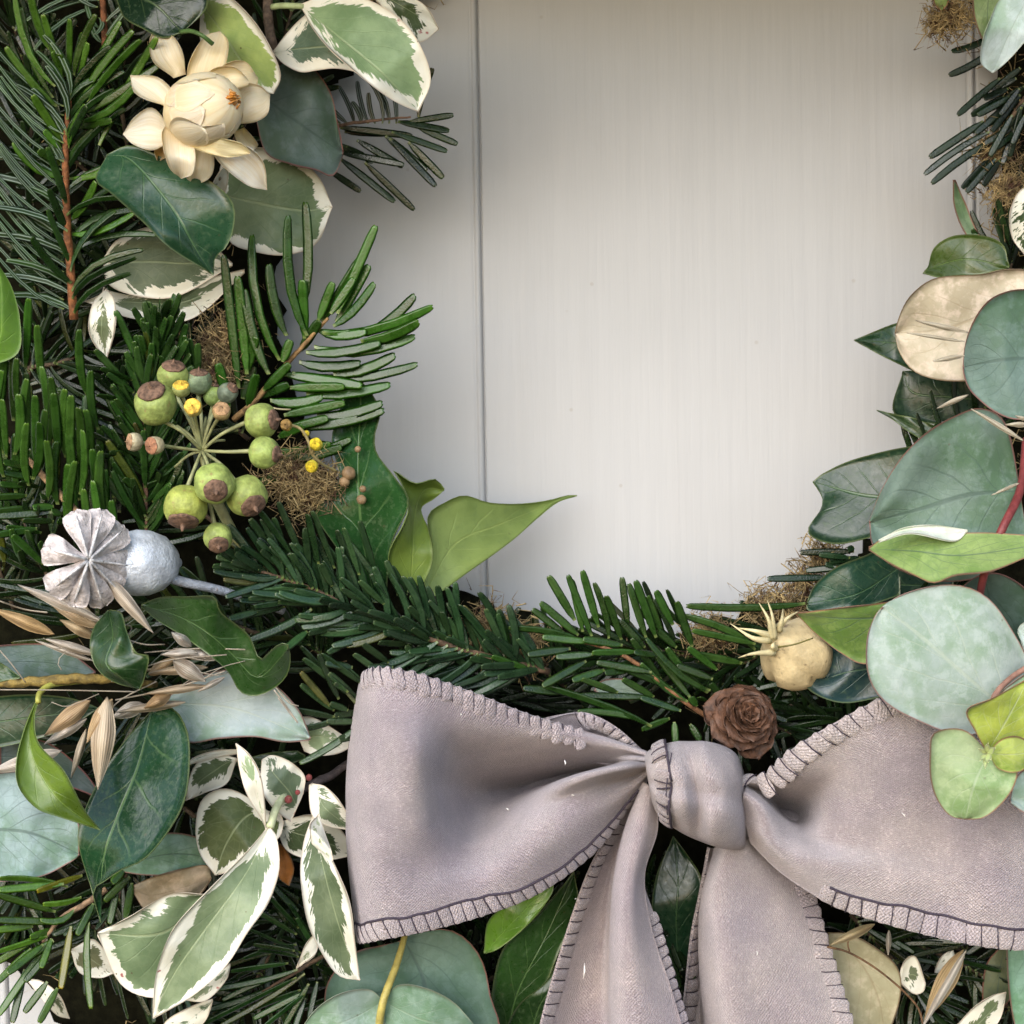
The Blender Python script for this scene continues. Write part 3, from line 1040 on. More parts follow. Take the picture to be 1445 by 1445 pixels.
# deep filler sprigs, coloured dark to put shade into the gaps under everything else
FILL = [
    ([(60, 420, 44), (40, 250, 52), (60, 60, 48)], 'dark fir sprig deep behind the big upright fir at the left edge', 46),
    ([(190, 260, 46), (170, 120, 52), (200, -10, 48)], 'dark fir sprig deep behind the cream flower', 40),
    ([(330, 200, 40), (390, 90, 46), (420, -20, 44)], 'dark fir sprig deep behind the cream edged leaves at the top', 36),
    ([(290, 440, 44), (170, 400, 52), (60, 360, 48)], 'dark fir sprig deep between the ivy leaf and the bright leaf at the edge', 40),
    ([(330, 760, 52), (240, 680, 60), (170, 560, 56)], 'dark fir sprig deep beneath the ivy berries', 46),
    ([(140, 900, 54), (60, 800, 62), (20, 690, 56)], 'dark fir sprig deep beneath the silver poppy head', 44),
    ([(380, 900, 54), (260, 860, 60), (150, 840, 56)], 'dark fir sprig deep under the poppy stem and curled leaf', 42),
    ([(60, 1110, 50), (150, 1090, 58), (290, 1060, 52)], 'dark fir sprig deep beneath the oats and dark glossy leaf', 40),
    ([(120, 1300, 46), (230, 1370, 54), (300, 1460, 48)], 'dark fir sprig deep under the cream edged leaves at the bottom corner', 44),
    ([(400, 1180, 48), (330, 1080, 56), (280, 990, 50)], 'dark fir sprig deep behind the small cream edged leaves beside the bow', 38),
    ([(560, 1030, 18), (640, 960, 24), (730, 920, 30)], 'dark fir sprig deep behind the left loop of the bow', 44),
    ([(760, 1360, 18), (680, 1330, 22), (600, 1340, 24)], 'dark fir sprig deep under the lower edge of the left loop', 44),
    ([(880, 1240, 36), (950, 1330, 42), (960, 1460, 38)], 'dark fir sprig deep in the gap between the two ribbon tails', 40),
    ([(1010, 960, 44), (1090, 1020, 50), (1180, 1070, 46)], 'dark fir sprig deep behind the small brown cone', 40),
    ([(1180, 1000, 46), (1260, 900, 54), (1340, 840, 48)], 'dark fir sprig deep behind the large pale eucalyptus leaf', 38),
    ([(1300, 760, 40), (1340, 650, 48), (1400, 560, 44)], 'dark fir sprig deep behind the large veined eucalyptus leaf', 36),
    ([(1400, 520, 32), (1420, 400, 38), (1450, 300, 34)], 'dark fir sprig deep behind the dry papery leaf at the right edge', 34),
    ([(1200, 1290, 46), (1290, 1390, 54), (1330, 1470, 48)], 'dark fir sprig low under the right loop, beside the dry oat husk', 60),
    ([(1290, 1330, 44), (1390, 1380, 52), (1440, 1450, 48)], 'dark fir sprig in the bottom right corner by the smooth leaf', 46),
    ([(640, 1420, 24), (720, 1360, 26), (800, 1290, 26)], 'dark fir sprig deep behind the left ribbon tail', 36),
    ([(-10, 1080, 40), (40, 1180, 46), (30, 1300, 42)], 'dark fir sprig deep under the large grey blue eucalyptus leaf', 44),
    ([(200, 1160, 42), (170, 1260, 48), (120, 1350, 44)], 'dark fir sprig deep behind the pale tan dry leaf', 44),
    ([(430, 1260, 40), (380, 1350, 46), (330, 1440, 42)], 'dark fir sprig deep under the slim cream edged leaf beside the bow', 44),
    ([(1130, 1300, 38), (1180, 1380, 42), (1160, 1460, 40)], 'dark fir sprig deep behind the right ribbon tail', 30),
    ([(20, 860, 46), (-10, 760, 50), (10, 640, 46)], 'dark fir sprig deep at the left edge above the oats', 36),
    ([(830, 1420, 30), (880, 1340, 36), (930, 1270, 32)], 'dark fir sprig lying lowest in the gap under the knot', 40),
    ([(1010, 1470, 30), (960, 1380, 36), (920, 1280, 32)], 'dark fir sprig lowest of all between the two ribbon tails', 40),
    ([(40, 520, 40), (110, 500, 44), (180, 420, 42)], 'dark fir sprig deep left of the curled dull leaf', 40),
    ([(30, 560, 36), (60, 470, 40), (80, 380, 38)], 'dark fir sprig deep under the tip of the yellow green leaf at the edge', 36),
    ([(420, 860, 44), (330, 920, 48), (240, 930, 44)], 'dark fir sprig deep beneath the oat threads', 40),
    ([(470, 940, 44), (420, 900, 48), (350, 900, 44)], 'dark fir sprig deep between the long bluish fir and the bow corner', 36),
    ([(850, 1020, 24), (800, 970, 34), (730, 930, 36)], 'dark fir sprig deep above the gathers of the left loop', 44),
    ([(1000, 930, 40), (930, 920, 44), (850, 930, 40)], 'dark fir sprig deep under the green fir above the knot', 44),
    ([(1230, 1050, 44), (1150, 1010, 50), (1080, 980, 44)], 'dark fir sprig deep between the cone and the right loop', 40),
    ([(1120, 900, 44), (1060, 930, 48), (990, 960, 44)], 'dark fir sprig deep left of the gold seed pod', 36),
    ([(130, 250, 40), (60, 170, 46), (20, 40, 42)], 'dark fir sprig deepest behind the big upright fir', 50),
    ([(250, 330, 40), (170, 300, 44), (100, 330, 40)], 'dark fir sprig deep under the pointed green ivy leaf', 40),
    ([(350, 620, 44), (290, 560, 48), (250, 470, 44)], 'dark fir sprig deep right of the ivy berries', 36),
    ([(300, 1010, 42), (200, 1060, 46), (110, 1040, 42)], 'dark fir sprig deepest under the large glossy leaf', 40),
    ([(260, 1140, 38), (330, 1200, 44), (400, 1260, 40)], 'dark fir sprig deepest under the cream edged leaves', 44),
    ([(560, 1400, 34), (480, 1380, 40), (420, 1300, 36)], 'dark fir sprig deep under the round eucalyptus leaf at the bottom', 40),
    ([(1370, 1340, 36), (1280, 1330, 42), (1200, 1350, 38)], 'dark fir sprig deepest under the right loop', 44),
    ([(1530, 760, 34), (1590, 600, 40), (1600, 450, 36)], 'dark fir sprig on the right flank of the wreath, outer row', 54),
    ([(1500, 420, 34), (1560, 260, 40), (1540, 100, 36)], 'dark fir sprig on the right flank of the wreath, above the pale leaf', 54),
    ([(1560, 120, 30), (1480, -40, 36), (1380, -160, 32)], 'dark fir sprig on the upper right shoulder of the wreath', 54),
    ([(1290, -230, 30), (1130, -290, 36), (980, -310, 32)], 'dark fir sprig along the top of the wreath, right half', 54),
    ([(900, -330, 30), (740, -310, 36), (600, -260, 32)], 'dark fir sprig along the top of the wreath, middle', 54),
    ([(520, -230, 30), (380, -170, 36), (260, -90, 32)], 'dark fir sprig along the top of the wreath, left half', 54),
    ([(1560, 1010, 36), (1620, 880, 42), (1610, 740, 38)], 'dark fir sprig beyond the right loop of the bow', 54),
]
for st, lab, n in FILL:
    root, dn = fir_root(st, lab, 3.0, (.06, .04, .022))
    fir_auto(root, dn, n, 105, 48, 48, G_SHADE, 10, front=.3, lift=2)

# upright fir at the left edge, its left needles showing pale undersides
root, dn = fir_root([(104, 450, 66), (100, 390, 69), (94, 300, 72), (93, 200, 75), (101, 118, 77)], 'large upright fir sprig at the left edge with red brown twig and pale lined needles', 5.5, (.20, .075, .025))
fir_auto(root, dn, 42, 118, 60, 60, G_DEEP, 11.5, front=.06, lift=5, bend=-.10, roll=.6, uL=True, spread=11, taper=.25, tuft=False)
fir_list(root, dn, [(98, 252, 184, 216, -.06), (100, 310, 135, 256, -.1), (112, 128, 170, 30, .02), (116, 138, 188, 43, .02), (124, 145, 199, 56, .03), (112, 162, 225, 92, -.06), (114, 172, 198, 112, -.06),
                    (96, 208, 121, 148, .03), (112, 180, 158, 170, 0), (98, 330, 190, 300, -.06), (140, 205, 222, 52, .05),
                    (80, 150, 8, 66, .05), (75, 138, 30, 10, .1), (88, 112, 60, 20, .03), (92, 108, 75, 72, 0), (104, 108, 118, 46, 0), (110, 110, 124, 60, 0), (85, 120, 84, 76, 0),
                    (97, 112, 98, 26, .02), (104, 106, 135, 20, .04), (86, 210, 50, 170, 0), (88, 250, 18, 200, .1), (85, 232, 54, 212, 0), (88, 200, 46, 134, .05), (78, 122, 20, -10, .1), (70, 70, 40, -20, .1)],
         G_BRIGHT, 13, 7, roll=.35)
fir_list(root, dn, [(90, y, -12 + rng.uniform(-8, 22), y - rng.uniform(70, 105), .14 if True else 0) for y in range(150, 440, 13)], G_DEEP, 6.5, 9, roll=.3, under=True)

# tall fir sprig above it, leaving the frame at the top
root, dn = fir_root([(150, 90, 60), (146, 20, 62), (140, -60, 60)], 'fir sprig at the top left corner, its needles arching out of the frame', 4.5, (.18, .07, .03))
fir_list(root, dn, [(140, 40, 122, -8, .1), (144, 60, 128, 30, .1), (138, 10, 90, -30, .1), (140, 25, 132, 60, .15), (150, 30, 205, -10, 0), (150, 50, 185, 5, 0), (140, 0, 60, 20, -.1), (135, -10, 36, 30, -.15), (136, 10, 48, 70, -.12)], (.05, .11, .05), 9, 5, under=True)

# small fir sprig against the door at the top, under the cream edged leaves
root, dn = fir_root([(430, 200, 34), (477, 178, 38), (530, 170, 40), (580, 165, 40)], 'small dark fir sprig fanned on the door below the top cream edged leaf', 2.5, (.20, .12, .08))
T3 = [(960, 590, 1170, 558, -.05), (900, 590, 1150, 635), (1000, 620, 1190, 700), (870, 640, 1140, 735), (950, 690, 1120, 865, .03), (860, 670, 1085, 905), (840, 660, 1040, 830), (700, 680, 925, 810), (740, 790, 980, 1020),
      (620, 770, 885, 980), (570, 830, 720, 930), (650, 710, 780, 790), (640, 640, 850, 650), (620, 620, 970, 660), (600, 700, 740, 760), (1000, 570, 1068, 330, .05), (620, 740, 930, 800)]
fir_list(root, dn, T3, (.020, .048, .014), 11.5, 1.5, K2, roll=.3)
T3b = [(620 + i * 34, 600, 500 + i * 44 + rng.uniform(-60, 60), 390 + rng.uniform(-70, 90), rng.uniform(-.1, .1)) for i in range(9)]
fir_list(root, dn, T3b, (.035, .045, .028), 8, 1, K2, roll=.5, under=True)

# fir sprig left of the berries
root, dn = fir_root([(122, 735, 66), (98, 712, 68), (50, 660, 70), (5, 612, 70)], 'dense upright fir sprig above the silver poppy head at the left edge', 5, (.30, .19, .10))
fir_list(root, dn, [(x, y + rng.uniform(70, 100), x + rng.uniform(-6, 6), y) for x, y in [(rng.uniform(-10, 170), rng.uniform(540, 690)) for _ in range(46)]], (.028, .080, .012), 14, 2, None, roll=.4, dd=54)
tips = [(140, 140), (180, 270), (60, 390), (80, 430), (10, 490), (125, 500), (200, 470), (245, 520), (130, 530), (90, 605), (315, 580), (300, 620), (10, 630), (220, 680), (385, 290), (440, 490), (380, 670),
        (415, 680), (70, 740), (130, 745), (330, 765), (225, 830), (275, 835), (440, 820), (330, 945), (365, 930), (450, 1025), (510, 970), (405, 1065), (490, 880), (20, 420), (-30, 560), (170, 610), (260, 600), (190, 740), (-20, 700),
        (345, 610), (400, 780), (470, 940), (540, 1120)]
fir_list(root, dn, [(x + rng.uniform(-30, 45), y + rng.uniform(270, 350), x, y, rng.uniform(-.05, .05)) for x, y in tips], (.040, .110, .014), 15, 9, K3, roll=.3, jit=4)
fir_list(root, dn, [(130, 960, 15, 935), (150, 1010, 20, 985), (190, 1060, 90, 1035), (230, 1110, 180, 1095), (130, 1100, -40, 1110), (260, 1150, 130, 1160), (300, 1185, 220, 1170), (260, 1225, 110, 1220), (150, 1160, -40, 1180), (250, 1180, -20, 1200), (330, 1220, 280, 1222), (120, 1050, -40, 1040),
                    (100, 1410, 55, 1260), (180, 1420, 130, 1265), (240, 1400, 190, 1325), (120, 1440, 95, 1365), (20, 1420, 0, 1290), (210, 1430, 60, 1290), (180, 1260, -10, 1290), (200, 1280, 30, 1250)], (.036, .098, .014), 13, 6, K3, roll=.4)

# fir behind the berries
root, dn = fir_root([(206, 770, 60), (205, 650, 64), (206, 580, 66), (218, 520, 68), (222, 470, 68)], 'fir sprig standing straight behind the ivy berries', 3.5, (.16, .085, .055))
fir_auto(root, dn, 84, 92, 34, 36, (.026, .072, .013), 12.5, front=.2, lift=5, bend=.03, spread=8, taper=.3)
T5 = [(620, 560, 460, 390), (640, 540, 490, 480), (650, 600, 520, 505), (690, 540, 610, 400), (700, 500, 560, 200), (720, 480, 680, 320), (745, 400, 690, 235), (760, 380, 770, 205), (800, 560, 830, 140), (850, 470, 905, 265),
      (770, 500, 840, 315), (780, 520, 870, 375), (800, 560, 925, 410), (760, 470, 790, 425), (620, 640, 470, 610), (640, 720, 560, 630), (690, 900, 530, 890), (680, 1080, 600, 1015), (640, 1150, 560, 1085), (650, 1160, 600, 1090),
      (750, 1050, 775, 990), (740, 1130, 830, 1040), (900, 560, 895, 320), (960, 520, 960, 360), (940, 500, 910, 262)]
fir_list(root, dn, T5, (.030, .084, .014), 12, 6, K3, roll=.4)

# the sprig that reaches over the door
root, dn = fir_root([(330, 592, 58), (358, 567, 60), (410, 508, 62), (463, 449, 64)], 'bright fir sprig reaching out over the door right of the ivy berries', 4, (.22, .13, .05))
T6 = [(95, 690, 40, 205, .02), (125, 640, 90, 282, .03), (205, 640, 115, 330, .08), (245, 590, 143, 132, .06), (270, 500, 205, 238, .04), (345, 500, 275, 62, .07), (330, 400, 337, 12, -.02), (335, 510, 326, 296, .02),
      (385, 445, 438, 305, .0), (255, 595, 295, 484, 0), (320, 555, 388, 446, 0), (185, 700, 310, 574, .03), (120, 640, 158, 505, 0), (110, 730, 148, 610, 0), (455, 420, 595, 98, .02), (400, 450, 545, 208, -.02), (430, 420, 515, 290, 0),
      (450, 450, 570, 242, -.04), (440, 465, 590, 308, -.05), (560, 490, 738, 352, -.04), (400, 490, 803, 394, -.08), (540, 520, 752, 450, -.04), (370, 540, 738, 503, -.08), (385, 480, 560, 486, -.08), (340, 560, 612, 526, -.08), (315, 595, 540, 600, -.06),
      (440, 640, 666, 570, -.04), (290, 635, 747, 604, -.07), (260, 640, 545, 682, .02), (340, 710, 648, 678, -.05), (280, 690, 480, 686, -.03), (210, 735, 402, 722, -.04), (380, 790, 620, 745, -.04), (300, 830, 626, 772, -.05), (260, 790, 482, 745, -.03),
      (230, 960, 505, 876, -.06), (165, 725, 278, 678, 0), (150, 1050, 262, 995, 0), (270, 840, 420, 800, -.03), (200, 920, 430, 895, -.05), (240, 870, 330, 830, 0), (260, 940, 470, 905, -.04), (60, 760, 20, 600, 0), (130, 760, 160, 640, 0)]
fir_list(root, dn, T6, (.030, .105, .008), 16.5, 3, K4, roll=.28, jit=2, bendr=.012)

# bluish fir running from the ivy leaf to the bow
root, dn = fir_root([(775, 948, 60), (650, 916, 68), (570, 888, 73), (491, 857, 77), (443, 832, 79), (364, 805, 80)], 'long bluish fir sprig lying between the curled ivy leaf and the bow', 4.5, (.10, .06, .035))
fir_auto(root, dn, 120, 92, 40, 52, G_BLUE, 12.5, front=.3, lift=4, bend=.05, roll=.5, taper=.15, spread=9)
T7 = [(290, 270, 165, 100), (350, 260, 205, 60), (400, 280, 290, 25), (330, 280, 270, 95), (470, 300, 420, 80), (430, 330, 410, 140), (540, 320, 440, 65), (560, 300, 490, 210), (640, 380, 550, 150), (650, 350, 580, 140), (720, 330, 650, 110),
      (740, 380, 600, 200), (830, 420, 740, 225), (860, 440, 790, 310), (650, 470, 555, 290), (430, 385, 330, 315), (530, 400, 480, 300), (300, 310, 215, 240), (400, 350, 350, 255), (180, 300, 15, 270), (150, 325, 0, 310), (220, 345, 90, 335),
      (250, 385, 40, 425), (400, 400, 190, 430), (555, 475, 290, 470), (320, 490, 155, 530), (200, 510, 75, 545), (700, 565, 512, 568), (850, 600, 690, 545), (850, 570, 770, 490), (520, 590, 425, 610), (440, 500, 160, 640), (420, 600, 320, 680),
      (700, 500, 570, 410), (760, 480, 650, 375), (980, 610, 870, 490), (960, 640, 865, 575), (1090, 670, 980, 600), (870, 660, 735, 650), (950, 550, 880, 440), (1040, 640, 950, 400), (1050, 620, 1000, 470), (1180, 690, 1110, 510), (1130, 680, 1040, 540), (1300, 690, 1210, 500), (1310, 690, 1265, 520),
      (1240, 740, 1140, 720), (1350, 760, 1180, 705), (1400, 780, 1260, 700), (1150, 780, 1045, 690), (1000, 690, 905, 670), (920, 740, 870, 660)]
fir_list(root, dn, T7, (.036, .082, .030), 12.5, 5, K7, roll=.45)

# fir behind the left loop
root, dn = fir_root([(620, 1090, 60), (560, 1040, 68), (505, 995, 74), (470, 950, 74)], 'bluish fir sprig poking out behind the top left corner of the bow', 3.5, (.07, .08, .03))
T8 = [(560, 850, 390, 665), (660, 830, 480, 700), (780, 740, 665, 655), (560, 900, 470, 700), (520, 930, 390, 780), (640, 900, 515, 785), (680, 840, 560, 740), (540, 950, 390, 835), (600, 950, 520, 920), (540, 980, 340, 945), (640, 960, 540, 975), (560, 980, 345, 1045, .04), (640, 1020, 385, 1185, .03),
      (660, 1050, 560, 1080), (620, 760, 500, 740), (740, 780, 625, 700), (600, 870, 400, 720), (650, 900, 540, 830), (800, 760, 690, 760), (900, 740, 860, 660), (640, 1000, 420, 1000)]
fir_list(root, dn, T8, (.040, .084, .032), 12.5, 4, K7, roll=.5)

# fir between the bow and the cone
root, dn = fir_root([(1010, 1020, 62), (960, 985, 66), (880, 925, 68), (800, 900, 66)], 'green fir sprig spread above the bow knot with needle tips on the door', 3.5, (.15, .07, .03))
T9 = [(350, 300, 232, 102), (425, 370, 318, 98), (385, 350, 335, 118), (455, 330, 382, 78), (500, 380, 435, 132), (555, 385, 488, 190), (585, 330, 558, 108), (665, 375, 588, 136), (710, 375, 618, 122), (740, 370, 672, 190), (785, 320, 708, 168), (870, 415, 800, 215), (1370, 225, 842, 236, .0),
      (365, 365, 195, 220, -.03), (300, 355, 160, 250), (370, 385, 55, 332, -.04), (410, 395, 205, 374), (330, 425, 140, 452), (430, 450, 265, 462), (560, 410, 385, 384), (620, 440, 425, 444), (400, 480, 205, 592), (480, 520, 338, 566), (720, 455, 612, 440), (590, 520, 482, 532),
      (680, 640, 370, 632, -.04), (690, 770, 210, 592, -.03), (640, 740, 245, 690), (700, 640, 560, 560), (850, 660, 640, 490, .05), (950, 610, 665, 378, .05), (940, 620, 755, 420, .04), (1150, 430, 828, 278, -.04), (1150, 405, 868, 345), (1090, 490, 880, 450), (690, 530, 445, 486), (780, 600, 560, 510),
      (770, 735, 645, 785), (790, 750, 797, 850), (860, 760, 905, 832), (890, 680, 862, 640), (930, 660, 900, 640), (1000, 640, 950, 580), (820, 700, 640, 640), (860, 640, 700, 440), (730, 560, 600, 380), (660, 420, 550, 300), (800, 420, 700, 330), (980, 520, 850, 420), (540, 620, 380, 560), (960, 560, 800, 500), (60, 440, 10, 262), (30, 420, -20, 300),
      (150, 520, -20, 460), (300, 620, 120, 600), (1010, 700, 950, 760)]
fir_list(root, dn, T9, (.030, .080, .013), 12.5, 3, K9, roll=.4)

# needles on the right, under the ivy
root, dn = fir_root([(1290, 815, 50), (1225, 800, 52), (1180, 800, 52)], 'short dark fir sprig poking out on the door above the gold seed pod', 3, (.1, .06, .03))
fir_list(root, dn, [(500, 395, 198, 402), (620, 268, 358, 275), (560, 345, 385, 362), (600, 300, 450, 285), (620, 250, 590, 262), (640, 360, 480, 330), (650, 300, 500, 320)], (.014, .042, .016), 11, 0, KC, roll=.3)

# dark fir top right
root, dn = fir_root([(1460, 120, 46), (1425, 170, 46), (1395, 225, 44)], 'very dark fir sprig pointing down over the door at the top right edge', 3, (.08, .05, .03))
fir_list(root, dn, [(600, 170, 405, 250, .04), (610, 235, 392, 366, .06), (640, 380, 433, 560), (560, 590, 297, 765, -.02), (590, 640, 272, 848, -.02), (620, 680, 307, 892), (590, 770, 455, 915), (620, 770, 477, 935), (640, 780, 558, 902), (660, 560, 500, 640), (680, 430, 560, 480), (690, 470, 530, 560), (720, 380, 600, 440), (740, 330, 620, 430),
                    (740, 460, 600, 640), (700, 560, 590, 760), (720, 600, 650, 800), (745, 520, 690, 760), (735, 430, 640, 560), (690, 500, 520, 650), (720, 640, 620, 720), (760, 420, 640, 500), (760, 500, 660, 640), (760, 560, 700, 700), (700, 620, 560, 700), (660, 470, 500, 560)], (.012, .030, .014), 11.5, 0, KE, roll=.35)

# fir bottom left corner
root, dn = fir_root([(150, 1255, 76), (116, 1278, 78), (86, 1296, 80), (60, 1330, 80)], 'bright fir sprig in the bottom left corner left of the cream edged leaves', 4, (.22, .14, .08))
T12 = [(310, 765, -10, 795), (400, 725, 178, 802), (395, 830, 208, 865, .12), (360, 890, 125, 962, .12), (270, 900, -20, 815), (280, 950, -20, 940), (270, 985, 145, 1025), (230, 1020, -20, 1100), (210, 1060, 35, 1200), (250, 1030, 172, 1252, .05), (345, 970, 295, 1275), (200, 1100, -10, 1405), (430, 950, 442, 1372), (455, 860, 375, 1015),
       (630, 730, 508, 850), (568, 800, 532, 960), (200, 1010, -20, 1150), (160, 970, -20, 990), (330, 780, -10, 740), (600, 700, 545, 760), (260, 1040, 80, 1160), (150, 1080, -20, 1250), (240, 1100, 120, 1240), (120, 1180, 60, 1440), (230, 1240, 80, 1440), (280, 1270, 190, 1440), (640, 760, 610, 930)]
fir_list(root, dn, T12, (.065, .145, .014), 12.5, 5, K6, roll=.35)

# long dark needles at the bottom, left of the large eucalyptus leaf
root, dn = fir_root([(470, 1340, 58), (420, 1370, 60), (370, 1400, 60)], 'dark fir sprig fanning out left of the round eucalyptus leaf at the bottom', 3, (.08, .05, .03))
T13 = [(1445, 1180, 1010, 1280), (1440, 1220, 960, 1460), (1480, 1200, 1060, 1460), (1440, 1060, 1180, 1130), (1450, 1120, 1150, 1075), (1460, 1100, 1210, 985), (1460, 1280, 1180, 1390), (1480, 1300, 1280, 1460), (1500, 1250, 1380, 1460), (1480, 1320, 1430, 1470), (1400, 1150, 1120, 1190), (1380, 1240, 1000, 1380), (1440, 1010, 1250, 900),
       (1450, 980, 1300, 820), (1500, 1000, 1400, 860), (1520, 1060, 1440, 930), (1430, 1090, 1230, 1060), (1480, 1290, 1230, 1420), (1400, 1200, 1080, 1330), (1520, 1120, 1560, 980), (1540, 1160, 1600, 1020), (1540, 1240, 1500, 1420)]
fir_list(root, dn, T13, (.020, .062, .014), 10, 2, K6, roll=.5)

# ------------------------------------------------------------------ cream edged leaves
VG = 'cream edged leaves of the wreath'
V_GREEN = (.15, .23, .10)
V_PALE = (.20, .28, .15)
V_DULL = (.11, .15, .09)


def var_sprig(base, label):
    return empty('variegated_sprig', P(base), label, 'leaf sprig', VG)


# top middle: two leaves and the one behind
r = var_sprig((388, 8, 72), 'cream edged leaf sprig at the top, its largest leaf hanging over the door')
leaf([(425, 6), (470, -10), (525, 2), (570, 32), (597, 72), (608, 115), (590, 158)], [(425, 10), (440, 38), (462, 66), (490, 92), (530, 125), (560, 145), (590, 158)], [(425, 8), (480, 55), (540, 105), (590, 158)],
     (76, 88, 90, 82), -3, 3, M_VAR, (.21, .31, .16), r, wave=1.0)
tube('leaf_stalk', [(384, 10, 72), (400, 8, 74), (430, 9, 76)], 4.5, M_STEM, r, (.30, .36, .18))
leaf([(386, 72), (402, 50), (425, 26), (445, 15), (480, 30), (530, 80)], [(386, 75), (400, 90), (425, 102), (450, 99), (480, 97), (530, 108)], [(386, 74), (430, 68), (480, 68), (530, 92)], (70, 74, 74), 2, -2, M_VAR, (.10, .16, .11), r)
leaf([(520, -20), (560, -12), (600, 8), (619, 40)], [(520, -10), (560, 30), (590, 60), (619, 42)], [(520, -18), (570, 10), (619, 40)], (64, 66, 62), 0, 0, M_VAR, (.06, .09, .03), r, wave=1.2)
tube('twig', [(380, -30, 62), (378, 20, 64), (384, 60, 66), (396, 90, 60)], 7, M_BARK, r, (.10, .07, .05))

# pale underside behind the flower
r = var_sprig((285, -15, 66), 'pale green cream edged leaf standing upright behind the cream flower')
leaf([(283, 20), (283, 60), (300, 110), (340, 128), (386, 132)], [(283, -12), (318, -8), (352, 22), (378, 60), (396, 105), (386, 132)], [(283, 4), (310, 40), (345, 90), (386, 132)], (70, 76, 76), 0, 6, M_VAR, (.30, .40, .13), r)
# round leaf under the flower
r = var_sprig((300, 272, 50), 'round cream edged leaf lying below the cream flower against the door')
leaf([(308, 270), (316, 225), (362, 208), (416, 222), (450, 250), (469, 292)], [(308, 280), (322, 338), (358, 355), (404, 360), (447, 343), (469, 292)], [(308, 273), (350, 284), (422, 297), (469, 292)], (52, 54, 50), 3, 3, M_VAR, (.15, .21, .11), r, wave=1.2)
leaf([(306, 276), (300, 262), (308, 245), (322, 228)], [(306, 276), (318, 270), (322, 250), (322, 228)], None, (58, 62, 66), 3, 0, M_VAR, (.2, .15, .1), r)
# dull leaves below the green one
r = var_sprig((150, 340, 58), 'dull cream edged leaves tucked under the pointed green ivy leaf at the left')
leaf([(146, 365), (170, 335), (230, 318), (290, 340), (328, 372)], [(146, 365), (152, 400), (190, 417), (250, 418), (328, 375)], None, (62, 60, 56), 2, -1, M_VAR, (.12, .16, .10), r)
leaf([(120, 425), (180, 402), (250, 400), (345, 380)], [(120, 425), (190, 450), (270, 450), (345, 385)], None, (54, 56, 54), 2, -2, M_VAR, (.13, .17, .10), r)
leaf([(150, 408), (130, 430), (126, 470), (150, 510)], [(150, 408), (162, 425), (162, 465), (150, 510)], None, (62, 70, 64), 0, 5, M_VAR, (.13, .16, .08), r, crease=.1)
leaf([(200, 330), (165, 360), (150, 395), (140, 430)], [(200, 330), (195, 360), (180, 390), (140, 430)], None, (52, 56, 52), 2, 0, M_VAR, (.09, .12, .07), r)

# bottom left: the big pair
r = var_sprig((402, 1128, 74), 'cream edged leaf sprig left of the bow with a long leaf pointing down')
leaf([(378, 1166), (350, 1200), (300, 1250), (247, 1307), (224, 1360), (217, 1400), (216, 1437)], [(382, 1168), (391, 1185), (394, 1228), (378, 1275), (350, 1315), (320, 1362), (277, 1402), (240, 1424), (216, 1437)],
     [(381, 1167), (345, 1235), (290, 1310), (245, 1375), (216, 1437)], (84, 96, 98, 94), 3, 3, M_VAR, (.19, .25, .14), r, wave=.8)
tube('leaf_stalk', [(402, 1122, 76), (390, 1140, 82), (381, 1168, 85)], [5.5, 6], M_STEM, r, (.42, .46, .28))
leaf([(375, 1170), (368, 1155), (348, 1120), (337, 1080), (333, 1049)], [(375, 1170), (374, 1140), (368, 1095), (352, 1065), (333, 1049)], None, (84, 92, 90), -1, 2, M_VAR, (.34, .44, .26), r, crease=.1)
leaf([(400, 1160), (330, 1115), (288, 1125), (276, 1165), (282, 1205), (304, 1235)], [(400, 1160), (395, 1180), (370, 1205), (340, 1225), (304, 1235)], [(395, 1145), (350, 1150), (320, 1190), (304, 1235)], (66, 74, 72), 1, 1, M_VAR, (.075, .105, .035), r)
leaf([(290, 1262), (240, 1262), (180, 1295), (138, 1316)], [(290, 1265), (290, 1330), (260, 1395), (217, 1408), (170, 1388), (138, 1320)], [(290, 1262), (230, 1315), (138, 1317)], (80, 84, 86), 2, -3, M_VAR, (.17, .24, .13), r, wave=1.3)
tube('twig', [(505, 1068, 60), (460, 1098, 68), (428, 1112, 72), (405, 1128, 74), (385, 1150, 70)], [5, 6.5, 5], M_BARK, r, (.05, .04, .04), wig=1.2)
for bx, by, d_, rr in [(436, 1097, 77, 5), (407, 1128, 80, 6), (420, 1118, 78, 4)]:
    V, Fc = lathe([(.2, -1), (.8, -.6), (1, 0), (.7, .7), (.15, 1)], 9)
    o_ = bpy.data.meshes.new('bud')
    o_.from_pydata((V * rr * px(d_)).tolist(), [], Fc)
    o_.materials.append(M_BERRY)
    child_matrix('bud', o_, r, frame(pdir(.3, -.8, .5)), P(bx, by, d_), color=(.22, .05, .05))
